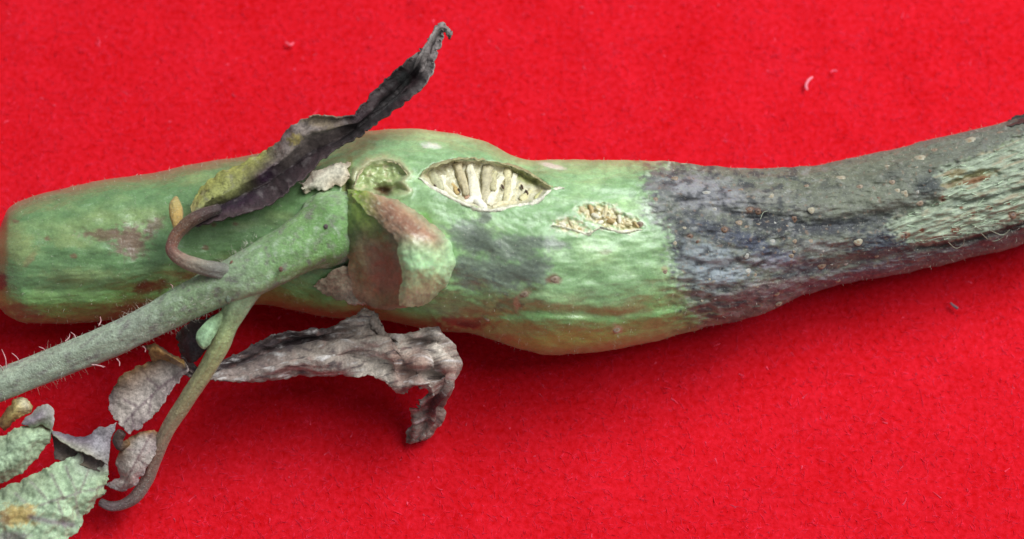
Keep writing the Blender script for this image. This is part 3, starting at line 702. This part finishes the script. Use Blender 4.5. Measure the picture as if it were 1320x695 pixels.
# ------------------------------------------------------------------ broken side shoot stump
BR = (136, 122, 84); RD = (150, 112, 88); GN = (140, 166, 74); PL = (190, 230, 174); PK = (176, 152, 122); DKG = (92, 96, 56)
def stub_paint(col, px, py, u, v):
    n1 = fbm(px / 11, py / 8, 301, 4); n2 = fbm(px / 4, py / 4, 302, 3)
    col = blend(col, (140, 92, 70), sstep(1.2, .4, ell(px, py, 496, 340, 18, 30, 5) + .5 * n1) * .55)
    col = blend(col, (96, 108, 50), sstep(1.2, .4, ell(px, py, 484, 300, 14, 10, 0) + .4 * n1) * .7)
    return col
shoot = sheet('broken_shoot', [
    [(448, 244, 10, GN), (460, 246, 24, GN), (476, 254, 34, GN), (496, 268, 44, BR), (520, 286, 50, BR)],
    [(446, 272, 18, GN), (458, 272, 32, GN), (478, 278, 42, GN), (500, 292, 50, BR), (522, 304, 56, BR)],
    [(446, 302, 18, DKG), (459, 302, 30, DKG), (482, 308, 38, BR), (506, 314, 52, BR), (524, 322, 60, BR)],
    [(448, 332, 16, BR), (461, 332, 26, BR), (486, 336, 32, RD), (508, 338, 50, RD), (524, 342, 60, BR)],
    [(451, 360, 12, PK), (465, 362, 22, BR), (488, 364, 28, RD), (510, 364, 46, RD), (526, 366, 58, BR)],
    [(458, 382, 8, PK), (471, 384, 18, PK), (492, 386, 24, BR), (510, 386, 38, BR), (524, 386, 46, BR)],
    [(467, 394, 4, PK), (480, 397, 12, PK), (494, 399, 16, PK), (510, 398, 22, PK), (524, 396, 26, PK)]],
    M_STEM, plant, 90, 80, 2, 2.0, 12, 1.2, 21, stub_paint, skirt=70, surf=stem_base)
def knob_paint(col, px, py, u, v):
    n1 = fbm(px / 11, py / 8, 311, 4); n2 = fbm(px / 4, py / 4, 312, 3)
    col = blend(col, (146, 104, 84), sstep(1.15, .5, ell(px, py, 528, 292, 26, 9, 38) + .5 * n1 + .25 * n2) * .8)
    col = blend(col, (208, 186, 164), sstep(.2, .9, n2 + .4 * n1) * .5 * sstep(330, 300, py))
    col = blend(col, (140, 164, 110), sstep(.2, .9, n1) * .5 * sstep(300, 330, py))
    return blend(col, (222, 226, 202), sstep(.5, 1.0, -n1 + .4 * n2) * .5)
sheet('stump_end', [
    [(452, 248, 25, GN), (466, 245, 30, GN), (484, 250, 28, PK), (504, 256, 20, PK), (520, 262, 6, PK)],
    [(462, 262, 38, GN), (480, 262, 45, BR), (504, 266, 48, RD), (530, 274, 38, PK), (546, 280, 8, PK)],
    [(484, 284, 50, BR), (500, 284, 58, RD), (522, 286, 62, RD), (548, 290, 50, PK), (566, 296, 10, PK)],
    [(508, 306, 65, PK), (518, 304, 72, PK), (536, 304, 75, PK), (562, 308, 58, PK), (580, 312, 12, PL)],
    [(513, 330, 70, PL), (522, 330, 80, PL), (540, 332, 80, PL), (566, 334, 60, PL), (586, 336, 12, PL)],
    [(518, 356, 70, PL), (526, 357, 78, PL), (542, 358, 75, PL), (564, 358, 58, PL), (580, 358, 12, PL)],
    [(514, 380, 60, PL), (524, 381, 68, PL), (538, 380, 62, PL), (556, 378, 45, PL), (568, 376, 10, PL)],
    [(514, 394, 42, PL), (522, 396, 48, PL), (532, 396, 45, PL), (542, 394, 32, PL), (550, 391, 8, PL)]],
    M_STEM, shoot, 100, 80, 2, 1.8, 10, 1.6, 22, knob_paint, skirt=34, surf=stem_base)

# ------------------------------------------------------------------ petiole and its branches
GP = (128, 164, 106); GP2 = (146, 170, 130); GG = (164, 176, 154)
def pet_paint(col, u, v, px, py):
    n1 = fbm(px / 14 + v * 2, py / 14 + v, 401, 4); n2 = fbm(u / 5, v * 4, 402, 3)
    # violet-grey cast along the upper side
    top_ = sstep(-.2, .9, np.cos(v) * -1) if False else 0
    col = blend(col, (128, 116, 120), sstep(.1, .8, n1 + .3 * n2) * .65)
    col = blend(col, (92, 84, 80), sstep(.5, 1.0, n2) * .6)
    col = blend(col, (194, 210, 186), sstep(.2, .9, -n1 + .4 * n2) * .6)
    return col
petiole = tube('petiole', [(450, 294, 176, 16, (110, 148, 84)), (447, 294, 182, 30, (110, 148, 84)), (441, 294, 190, 43, (140, 176, 114)), (431, 296, 204, 50, (150, 186, 126)), (414, 305, 217, 42, (104, 146, 78)), (390, 316, 226, 34, (116, 156, 90)), (350, 338, 226, 31, GP), (314, 357, 221, 29, GP2),
                           (280, 371, 210, 25, GP2), (240, 391, 194, 23, GP2), (190, 417, 172, 21, GG), (145, 439, 152, 20.5, GG), (75, 467, 128, 20, GG), (0, 497, 108, 20.5, GG), (-60, 520, 95, 21, GG), (-130, 546, 80, 20, GG)],
               M_PET, plant, 64, 260, 0.035, 5, pet_paint, ridge=.035)
petiole['label'] = 'hairy pale green leaf stalk crossing below the stem'
BRN = (132, 128, 100)
tube('branch_stalk', [(318, 364, 216, 24, GP2), (308, 388, 205, 18, GP2), (296, 415, 190, 13, (150, 168, 118)), (284, 445, 176, 12, (156, 164, 112)), (266, 477, 156, 11, (160, 158, 112)), (240, 517, 128, 10, (156, 146, 108)), (215, 556, 100, 9.2, (150, 130, 106)),
                      (200, 592, 72, 8.8, (140, 116, 102)), (190, 618, 54, 8.2, (128, 106, 98)), (176, 639, 44, 8, (118, 98, 94)), (160, 650, 38, 6.5, (114, 96, 96)), (143, 653, 34, 6, (114, 98, 100)), (128, 647, 34, 5, (90, 78, 80))], M_PET, plant, 40, 150, 0.06, 8, ridge=.05)
tube('leaflet_stalk', [(300, 352, 232, 10, (128, 136, 116)), (280, 349, 240, 10.5, (120, 116, 108)), (258, 344, 238, 9.5, (150, 138, 122)), (236, 336, 232, 8.5, (148, 120, 104)), (221, 323, 228, 7.5, (118, 74, 62)), (226, 305, 228, 7.5, (112, 72, 52)), (240, 289, 232, 8, (104, 70, 50)), (258, 278, 236, 8, (84, 56, 50)), (285, 268, 238, 6, (60, 44, 46))], M_PET, plant, 32, 110, 0.07, 11, ridge=.05)
for i, (x, y, rx, ry, c) in enumerate([(299, 342, 5, 6.5, (112, 68, 52)), (317, 337, 3.5, 3.5, (120, 74, 62)), (362, 347, 4, 3.5, (110, 72, 60)), (395, 301, 3.5, 3, (150, 120, 100)), (420, 292, 4, 3.5, (86, 70, 72)), (279, 345, 7, 5.5, (86, 84, 76)), (294, 387, 5, 5, (84, 96, 76))]):
    # small scars sitting on the stalk
    zt = np.interp(x, [280, 314, 350, 388, 420], [237, 250, 256, 261, 262])
    tube('stalk_scar', [(x - rx * .7, y, zt - 5, rx * .5, c), (x, y, zt - 4, ry, c), (x + rx * .7, y, zt - 5, rx * .5, c)], M_PET, petiole, 10, 8, .2, 500 + i, flat=.6)

# ------------------------------------------------------------------ upper withered leaflet
Y = (158, 156, 84); YG = (138, 140, 82); DK = (44, 31, 33); VD = (33, 23, 25); PG = (128, 114, 108); PB = (70, 51, 54); GR = (136, 126, 124); LB = (136, 116, 96)
def up_paint(col, px, py, u, v):
    n1 = fbm(px / 12 - py / 20, py / 6 + px / 9, 601, 4); n2 = fbm(px / 4, py / 4, 602, 3)
    col = blend(col, (176, 156, 84), sstep(1.2, .5, ell(px, py, 381, 180, 10, 8, -20) + .5 * n2) * .8)
    col = blend(col, (150, 132, 108), sstep(1.2, .5, ell(px, py, 412, 158, 24, 7, 10) + .4 * n1) * .7)
    col = blend(col, (44, 32, 36), sstep(.3, 1, n1) * .6)
    col = blend(col, (140, 130, 130), sstep(.3, 1.0, fbm(px / 14, py / 10, 603, 3)) * .35)
    return col
ul = sheet('withered_leaflet', [
    [(244.0, 283.0, 236, LB), (247.0, 285.0, 230, DK), (250.0, 288.0, 230, DK), (254.0, 291.0, 229, DK)],
    [(253.0, 250.0, 222, Y), (266.0, 261.0, 232, YG), (272.0, 270.0, 219, DK), (276.0, 283.0, 236, PB)],
    [(283.0, 224.0, 226, Y), (300.0, 243.0, 234, YG), (310.0, 254.0, 217, DK), (323.0, 270.0, 240, PB)],
    [(336.0, 202.0, 228, Y), (336.0, 224.0, 238, PB), (345.0, 237.0, 219, DK), (361.0, 252.0, 246, PB)],
    [(360.0, 180.0, 246, PG), (366.0, 204.0, 250, PG), (372.0, 218.0, 225, DK), (381.0, 232.0, 250, PB)],
    [(383.1, 157.7, 270, PG), (397.8, 179.2, 262, PG), (407.2, 193.8, 233, DK), (415.8, 207.6, 252, PB)],
    [(414.9, 150.9, 282, LB), (428.7, 169.0, 262, PG), (437.3, 181.0, 239, DK), (449.3, 185.3, 256, DK)],
    [(451.6, 153.3, 274, PB), (459.0, 157.0, 258, DK), (465.0, 162.2, 243, VD), (472.4, 166.6, 262, DK)],
    [(474.1, 131.4, 276, PB), (483.0, 139.6, 258, VD), (489.6, 145.5, 245, VD), (496.3, 148.5, 268, DK)],
    [(496.8, 106.3, 282, DK), (507.2, 116.7, 260, VD), (514.6, 125.5, 247, VD), (523.5, 125.5, 276, PB)],
    [(520.5, 85.8, 286, DK), (529.4, 94.7, 266, VD), (536.8, 103.5, 262, PB), (547.2, 102.0, 286, GR)],
    [(535.7, 69.0, 292, GR), (542.4, 76.4, 290, GR), (549.0, 83.8, 278, GR), (557.9, 80.8, 292, GR)],
    [(548.5, 52.0, 296, GR), (552.9, 57.2, 300, GR), (557.4, 61.6, 286, PB), (563.3, 60.2, 294, GR)],
    [(561.3, 35.8, 300, GR), (564.3, 38.7, 306, GR), (566.5, 42.4, 290, GR), (568.0, 46.1, 296, GR)],
    [(572.2, 31.6, 300, GR), (572.9, 34.5, 304, GR), (572.9, 37.5, 296, GR), (572.9, 40.4, 294, GR)],
    [(582.2, 47.0, 292, GR), (580.7, 49.2, 290, GR), (579.3, 50.7, 288, GR), (577.8, 52.2, 286, PB)]],
    M_DRY, plant, 280, 70, 1.8, 3.4, 22, 2.6, 31, up_paint, folds=3.6, fs=1.7, rs=11)
ul['label'] = 'long dark withered leaflet twisted over the stem'
tube('leaf_bud', [(230, 301, 228, 2.2, (150, 130, 80)), (228, 294, 231, 4.5, (172, 142, 80)), (227, 278, 234, 8.5, (190, 156, 88)), (226, 264, 236, 7.5, (182, 160, 96)), (227, 253, 236, 1.8, (170, 150, 96))], M_PET, plant, 16, 40, .10, 14, flat=.7)

# ------------------------------------------------------------------ lower withered leaflet
A1 = (168, 154, 144); A2 = (134, 118, 112); A3 = (78, 64, 64); A4 = (198, 186, 174); A5 = (162, 134, 122)
def low_paint(col, px, py, u, v):
    n1 = fbm(px / 24, (py + px * .12) / 5, 701, 4); n2 = fbm(px / 4, py / 4, 702, 3)
    col = blend(col, (66, 54, 60), sstep(.15, .8, n1) * .8)
    col = blend(col, (222, 218, 218), sstep(.2, 1.0, -n1 + .2 * n2) * .65)  # silvery highlights painted in as white patches
    col = blend(col, (150, 112, 104), sstep(.3, .9, fbm(px / 16, py / 8, 703, 3)) * .4)
    return col
ll = sheet('withered_leaflet', [
    [(232, 462, 140, A3), (234, 468, 142, A3), (236, 474, 142, A3), (238, 480, 140, A3)],
    [(262, 474, 146, A3), (264, 480, 150, A3), (266, 486, 152, A2), (268, 491, 150, A2)],
    [(302, 458, 132, A3), (308, 470, 126, A3), (314, 480, 144, A2), (318, 492, 136, A2)],
    [(345, 433, 124, A3), (352, 452, 108, A3), (358, 466, 148, A2), (366, 488, 130, A2)],
    [(388, 424, 130, A3), (396, 440, 112, A3), (402, 456, 150, A1), (410, 485, 126, A2)],
    [(424, 421, 130, A3), (428, 436, 124, A2), (433, 456, 152, A1), (440, 483, 122, A2)],
    [(450, 408, 146, A2), (458, 428, 146, A1), (464, 453, 140, A1), (472, 482, 120, A4)],
    [(471, 400, 158, A1), (483, 425, 148, A1), (490, 452, 142, A4), (496, 489, 118, A4)],
    [(490, 424, 148, A1), (500, 440, 128, A2), (506, 462, 144, A5), (513, 508, 112, A1)],
    [(512, 431, 132, A1), (516, 445, 142, A4), (520, 468, 132, A5), (522, 508, 116, A2)],
    [(540, 427, 140, A1), (540, 446, 128, A2), (540, 470, 140, A5), (538, 503, 118, A2)],
    [(563, 421, 142, A3), (562, 444, 142, A4), (558, 472, 124, A1), (547, 505, 112, A1)],
    [(579, 432, 126, A1), (579, 456, 130, A4), (573, 482, 134, A5), (552, 507, 104, A2)],
    [(590, 460, 102, A1), (584, 478, 116, A1), (575, 498, 120, A1), (548, 511, 94, A2)],
    [(582, 496, 80, A1), (575, 505, 98, A2), (565, 513, 100, A3), (540, 520, 80, A2)],
    [(572, 518, 48, A2), (563, 523, 66, A3), (552, 528, 64, A3), (530, 528, 46, A1)],
    [(571, 534, 28, A1), (560, 540, 46, A2), (548, 544, 44, A2), (527, 544, 26, A1)],
    [(562, 553, 14, A2), (552, 556, 28, A1), (542, 559, 26, A2), (524, 560, 10, A2)],
    [(545, 567, 4, A2), (540, 568, 12, A2), (532, 570, 10, A2), (522, 570, 3, A2)]],
    M_DRY, plant, 300, 130, 1.8, 4.6, 20, 3.0, 41, low_paint, stretch=(.6, 1.6), folds=6.5, fs=2.6, rs=18)
ll['label'] = 'crumpled grey withered leaflet drooping below the stem'

# ------------------------------------------------------------------ small shrivelled leaves at the lower end
def vein_paint(lines, vc, pc=None):
    def f(col, px, py, u, v):
        for pts in lines:
            w = fbm(px / 9, py / 9, 811, 3)
            col = blend(col, vc, np.exp(-((line_d(px, py, pts) + 1.2 * w) / 1.7) ** 2) * .75)
        if pc: col = pc(col, px, py)
        return col
    return f
BE = (186, 172, 164); BP = (164, 144, 144); BW = (122, 88, 52); DB = (74, 56, 50)
sl = sheet('shrivelled_leaf', [
    [(238, 466, 150, BW), (241, 471, 152, BE), (244, 478, 150, BP)],
    [(212, 459, 146, BW), (222, 478, 134, BE), (230, 492, 138, BP)],
    [(192, 467, 142, BW), (205, 490, 126, BE), (218, 508, 130, BP)],
    [(164, 481, 136, BW), (184, 508, 116, BE), (204, 530, 120, BE)],
    [(145, 502, 126, DB), (163, 530, 108, BE), (186, 547, 110, BP)],
    [(140, 528, 112, BP), (150, 546, 102, BE), (167, 559, 102, BP)]], M_DRY, plant, 110, 60, 1.6, 2.2, 16, 2.5, 51,
    vein_paint([[(240, 474), (200, 505), (160, 545)], [(205, 500), (190, 488)], [(195, 510), (192, 532)], [(178, 525), (160, 515)], [(170, 535), (172, 550)]], (120, 98, 104)))
sl['label'] = 'pale beige cupped shrivelled leaf with brown rim'
sheet('leaf_curl', [[(186, 446, 150, DB), (192, 452, 156, BW), (196, 466, 148, BW)], [(200, 443, 156, BW), (204, 452, 166, (150, 110, 60)), (206, 464, 152, BW)], [(209, 449, 154, DB), (214, 456, 164, BW), (220, 468, 148, (150, 116, 70))], [(236, 464, 150, BW), (238, 470, 156, (150, 116, 70)), (240, 476, 146, BE)]], M_DRY, sl, 50, 30, 1.4, 1.6, 9, 2, 52)
sl2 = sheet('shrivelled_leaf', [
    [(184, 556, 98, BW), (195, 554, 104, (150, 100, 50)), (206, 560, 96, DB)],
    [(164, 567, 92, BW), (184, 568, 100, BE), (202, 578, 92, BP)],
    [(153, 583, 84, BW), (172, 588, 94, BE), (194, 596, 86, BE)],
    [(150, 602, 74, BP), (166, 608, 82, BE), (184, 612, 76, BP)],
    [(154, 614, 64, BP), (163, 621, 68, BE), (175, 626, 64, BP)],
    [(134, 627, 54, (130, 122, 122)), (146, 631, 58, (130, 122, 122)), (158, 634, 54, (110, 100, 104))]], M_DRY, plant, 90, 50, 1.6, 2.0, 12, 2.2, 53,
    vein_paint([[(195, 560), (178, 590), (160, 625)], [(184, 580), (165, 580)], [(178, 592), (190, 602)]], (124, 102, 104)))
sl2['label'] = 'small beige shrivelled leaf beside the curled stalk'
tube('leaf_stalk', [(158, 556, 100, 6, DB), (152, 566, 94, 7, DB), (156, 576, 90, 6, DB), (168, 570, 92, 5, BW)], M_DRY, plant, 12, 30, .15, 54)
dl = sheet('dark_leaf', [[(294, 402, 172, A3), (290, 412, 174, A3), (284, 428, 168, A3)], [(264, 411, 148, A3), (264, 430, 156, (84, 72, 80)), (264, 454, 146, A3)], [(242, 417, 138, A3), (244, 440, 148, (80, 68, 76)), (248, 470, 138, A3)], [(228, 430, 130, A3), (229, 446, 136, A3), (236, 466, 130, A3)]], M_DRY, plant, 70, 50, 1.6, 2.5, 14, 2.5, 55)
dl['label'] = 'dark purple dried leaf behind the stalk fork'
pl = sheet('pale_leaf', [[(286, 400, 200, (130, 150, 104)), (288, 404, 202, (130, 150, 104)), (290, 408, 200, (120, 130, 90))], [(268, 413, 196, (150, 184, 140)), (275, 418, 200, (156, 190, 146)), (282, 424, 196, (120, 140, 100))], [(255, 427, 192, (150, 184, 140)), (265, 432, 198, (164, 198, 156)), (274, 438, 192, (130, 160, 120))], [(253, 440, 188, (150, 184, 140)), (260, 444, 192, (160, 194, 150)), (268, 447, 188, (140, 168, 128))], [(259, 449, 184, (140, 170, 130)), (262, 450, 186, (150, 184, 140)), (265, 450, 184, (140, 170, 130))]], M_LEAF, plant, 50, 30, 1.8, .8, 10, .8, 56)
pl['label'] = 'tiny pale green leaf at the stalk fork'

LG = (168, 190, 156); LG2 = (150, 176, 136); LGE = (138, 150, 120); PUR = (136, 126, 132); PUD = (84, 72, 70)
def blister(lines, amp=3.0):
    return lines
la = sheet('wilted_leaf', [
    [(64, 553, 92, LGE), (68, 559, 90, LGE), (63, 570, 88, LGE)],
    [(46, 547, 100, LGE), (46, 566, 104, LG), (46, 592, 88, LGE)],
    [(20, 553, 106, LGE), (22, 580, 112, LG), (26, 612, 88, LGE)],
    [(0, 563, 104, LGE), (0, 595, 110, LG), (2, 624, 86, LGE)],
    [(-35, 577, 98, LGE), (-32, 607, 104, LG), (-30, 634, 84, LGE)],
    [(-62, 594, 92, LGE), (-60, 612, 96, LG), (-58, 632, 84, LGE)]], M_LEAF, plant, 100, 60, 1.8, 5.5, 13, 2.0, 57,
    vein_paint([[(64, 560), (22, 578), (-50, 612)], [(40, 570), (30, 556)], [(30, 574), (32, 600)], [(10, 584), (4, 564)], [(6, 588), (10, 614)]], (122, 138, 112)))
la['label'] = 'oval pale green wilted leaf beside the long stalk'
def tanp(col, px, py):
    n1 = fbm(px / 8, py / 8, 821, 3)
    col = blend(col, (190, 160, 92), sstep(1.25, .6, ell(px, py, 24, 664, 24, 15, 0) + .4 * n1) * .85)
    col = blend(col, (124, 96, 66), sstep(1.2, .5, ell(px, py, 6, 668, 8, 14, 0) + .4 * n1) * .7)
    col = blend(col, (112, 92, 104), sstep(1.2, .5, ell(px, py, 18, 692, 26, 7, 0) + .4 * n1) * .7)
    return blend(col, (128, 112, 122), np.exp(-((line_d(px, py, [(40, 667), (68, 673), (94, 677)]) + n1) / 4) ** 2) * .8)
lb = sheet('wilted_leaf', [
    [(138, 600, 72, PUR), (140, 614, 72, LGE), (134, 634, 66, LGE)],
    [(112, 587, 82, PUR), (116, 624, 84, LG), (118, 656, 66, LGE)],
    [(84, 592, 92, LG), (90, 638, 92, LG), (100, 682, 66, LG)],
    [(48, 609, 96, LGE), (55, 650, 98, LG), (76, 712, 68, LG)],
    [(0, 630, 92, LGE), (5, 672, 98, LG), (30, 735, 68, LG)],
    [(-45, 648, 88, LGE), (-42, 690, 90, LG), (-30, 745, 66, LGE)]], M_LEAF, plant, 120, 90, 1.8, 7.0, 15, 2.2, 58,
    vein_paint([[(136, 626), (100, 636), (55, 650), (-40, 690)], [(100, 636), (84, 602)], [(82, 642), (66, 612)], [(104, 634), (116, 600)], [(64, 648), (40, 622)], [(96, 638), (104, 668)], [(74, 645), (84, 680)], [(40, 656), (20, 636)]], (134, 128, 122), tanp))
lb['label'] = 'broad pale green wilted leaf with blistered veins'
lf = sheet('leaf_fold', [
    [(66, 555, 92, PUR), (67, 558, 96, PUR), (69, 562, 98, (150, 150, 130))],
    [(93, 561, 90, (96, 84, 98)), (92, 567, 98, PUR), (88, 574, 104, (160, 156, 140))],
    [(112, 563, 92, (96, 86, 100)), (112, 572, 98, PUR), (107, 582, 104, (160, 156, 140))],
    [(126, 553, 98, PUR), (126, 574, 94, (150, 144, 150)), (123, 590, 98, (150, 144, 136))],
    [(151, 545, 100, (160, 152, 154)), (142, 572, 90, PUR), (139, 600, 88, (140, 132, 128))]], M_DRY, lb, 70, 40, 1.6, 2.0, 12, 1.8, 59)
sheet('leaf_underside', [[(67, 559, 88, PUD), (69, 575, 84, PUD), (70, 592, 84, PUD)], [(90, 573, 92, PUD), (88, 584, 86, PUD), (88, 596, 86, (112, 100, 84))], [(112, 584, 92, PUD), (110, 592, 86, PUD), (108, 600, 86, (112, 100, 84))], [(136, 597, 82, PUD), (132, 602, 78, PUD), (128, 608, 78, PUD)]], M_DRY, lb, 50, 30, 1.4, 1.6, 10, 1.2, 60)
sheet('leaf_fold', [[(26, 546, 108, PUR), (32, 549, 112, PUR), (40, 552, 104, LGE)], [(50, 524, 110, (150, 146, 138)), (52, 537, 118, PUR), (54, 549, 106, LGE)], [(62, 522, 108, (160, 156, 150)), (64, 535, 114, (150, 148, 142)), (64, 552, 102, LGE)], [(71, 530, 100, (176, 172, 168)), (70, 540, 104, (190, 186, 182)), (68, 555, 96, PUR)]], M_LEAF, la, 50, 36, 1.5, 1.8, 11, 1.6, 61)
YC = (172, 148, 92)
cu = sheet('yellow_leaf_curl', [[(-6, 546, 98, (112, 74, 48)), (0, 552, 100, (112, 74, 48)), (6, 558, 94, (120, 84, 60))], [(8, 528, 104, (130, 96, 56)), (14, 536, 112, YC), (18, 544, 100, BW)], [(18, 516, 106, YC), (22, 526, 116, (190, 170, 116)), (26, 538, 102, YC)], [(32, 512, 104, (206, 196, 160)), (34, 522, 110, (210, 200, 168)), (36, 534, 100, YC)], [(43, 524, 98, YC), (42, 528, 100, YC), (40, 534, 96, YC)]], M_DRY, plant, 50, 36, 1.5, 1.8, 11, 1.8, 62)
cu['label'] = 'yellowish brown curled leaf tip'

# ------------------------------------------------------------------ dry papery shreds round the node
PP = (206, 198, 178); PP2 = (176, 160, 136)
sheet('papery_shred', [[(384, 236, 8, PP), (388, 242, 12, PP), (392, 249, 6, PP2)], [(402, 226, 12, PP), (408, 234, 16, PP), (412, 244, 8, PP)], [(420, 214, 12, PP), (424, 224, 14, PP), (428, 240, 8, PP2)], [(436, 208, 10, PP), (440, 220, 14, PP), (442, 238, 6, PP2)], [(448, 207, 4, PP2), (450, 218, 6, PP2), (449, 232, 4, PP2)]], M_PAPER, plant, 70, 40, 1.2, 2.4, 16, 4.5, 71, surf=stem_base)
sheet('papery_shred', [[(402, 368, 4, PP2), (412, 374, 8, PP2), (421, 381, 2, PP2)], [(418, 358, 8, PP2), (428, 368, 10, (150, 128, 108)), (436, 388, 3, PP2)], [(434, 348, 10, PP2), (443, 366, 10, PP2), (450, 392, 4, PP)], [(452, 344, 8, PP2), (457, 362, 9, (150, 128, 108)), (466, 392, 4, PP)], [(458, 352, 4, PP2), (464, 368, 6, PP2), (476, 396, 3, PP)]], M_PAPER, plant, 60, 50, 1.2, 2.6, 10, 2.6, 72, surf=stem_base)
sheet('papery_shred', [[(466, 386, 5, PP), (470, 393, 6, PP2)], [(485, 391, 6, PP), (488, 399, 7, PP2)], [(505, 391, 5, PP), (508, 399, 6, PP2)], [(520, 386, 3, PP), (524, 395, 3, PP2)]], M_PAPER, plant, 50, 16, 1.0, 1.6, 8, 1.6, 73, surf=stem_base)

# ------------------------------------------------------------------ hairs
def hairs_along(path, r, count, lmin, lmax, wmin, wmax, par, heights, spread=1.0):
    p = np.array(path, float); t = RNG.uniform(0, 1, count)
    A = cr(np.column_stack([p, heights, r]), t)
    T = cr(np.column_stack([p, heights]), np.clip(t + .01, 0, 1)) - cr(np.column_stack([p, heights]), np.clip(t - .01, 0, 1))
    C0 = at(A[:, 0], A[:, 1], A[:, 2])
    T3 = at(A[:, 0] + T[:, 0], A[:, 1] + T[:, 1], A[:, 2] + T[:, 2]) - C0; T3 /= np.linalg.norm(T3, axis=1, keepdims=True) + 1e-9
    S_ = np.cross(T3, nrm); W_ = np.cross(S_, T3)
    a_ = RNG.uniform(0, 6.283, count)
    dr = np.cos(a_)[:, None] * S_ + np.sin(a_)[:, None] * W_
    o = ribbons('stalk_hair', C0 + dr * (A[:, 3] * .96)[:, None], dr + RNG.normal(size=(count, 3)) * .35, RNG.uniform(lmin, lmax, count), RNG.uniform(wmin, wmax, count), M_HAIR, par, .3, 3)
    o['kind'] = 'stuff'
hairs_along([(350, 331), (280, 371), (190, 417), (75, 467), (-60, 520)], [32, 25, 21, 20, 20], 1000, 3, 9, .25, .42, petiole, [224, 210, 172, 128, 95])
for i, (x, y, dx, dy) in enumerate([(8, 474, -6, -24), (4, 478, -8, -10), (25, 467, -10, -12), (58, 452, -8, -5), (97, 436, -6, -8), (84, 440, 6, -10), (127, 420, 2, -12), (122, 470, 12, 4), (118, 470, 18, 3), (184, 446, 3, 8), (222, 372, -3, -6), (150, 462, 4, 10)]):
    tube('long_hair', [(x, y, 138 - (75 - x) * .1 + (x > 75) * (x - 75) * .22, 0.75, (214, 168, 170)), (x + dx * .5 + 2, y + dy * .5, 140 + (x > 75) * (x - 75) * .22, .6, (214, 160, 165)), (x + dx, y + dy, 141 + (x > 75) * (x - 75) * .22, .4, (214, 160, 165))], M_PAPER, petiole, 6, 12, .1, 900 + i)
cnt = 2600
hx = RNG.uniform(5, 1390, cnt); ho = np.cos(RNG.uniform(0.0, math.pi, cnt))
hyc, hh = stem_axis(hx); hy = hyc - hh * ho
b0 = V(hx, hy, stem_d(hx, hy))
cen = V(hx, hyc, dz(hx, hyc, stem_zc(hx)))
o_ = ribbons('stem_hair', b0, (b0 - cen) / (np.linalg.norm(b0 - cen, axis=1, keepdims=True) + 1e-9) + RNG.normal(size=(cnt, 3)) * .45, RNG.uniform(1.5, 3.6, cnt), RNG.uniform(.25, .45, cnt), M_HAIR, stem, .3, 2)
o_['kind'] = 'stuff'

# ------------------------------------------------------------------ lint on the cloth
def lint(pts, r, label, mat_col, name='lint_fibre', z=1.5, cat='lint', flat=.6):
    o = tube(name, [(x, y, z, r * k, mat_col) for (x, y), k in zip(pts, [.6, 1, 1, .7, .5])], M_PAPER, None, 8, 24, .2, len(label), flat=flat)
    o['label'] = label; o['category'] = cat
    return o
lint([(1048, 99), (1042, 104), (1039, 111), (1041, 116)], 1.7, 'curved pinkish white lint fibre on red felt above the blackened stem end', (246, 140, 160))
lint([(1071, 93), (1075, 91), (1079, 92)], 1.5, 'tiny pale pink lint tuft next to the curved lint fibre', (236, 80, 110))
lint([(368, 54), (374, 58), (379, 55)], 2.0, 'pale pink lint tuft on the felt near the dark twisted leaflet', (238, 90, 112))
lint([(1225, 390), (1229, 394), (1235, 398)], 1.8, 'small grey dust speck on red felt under the blackened stem end', (120, 100, 112), 'dust_speck', cat='speck')
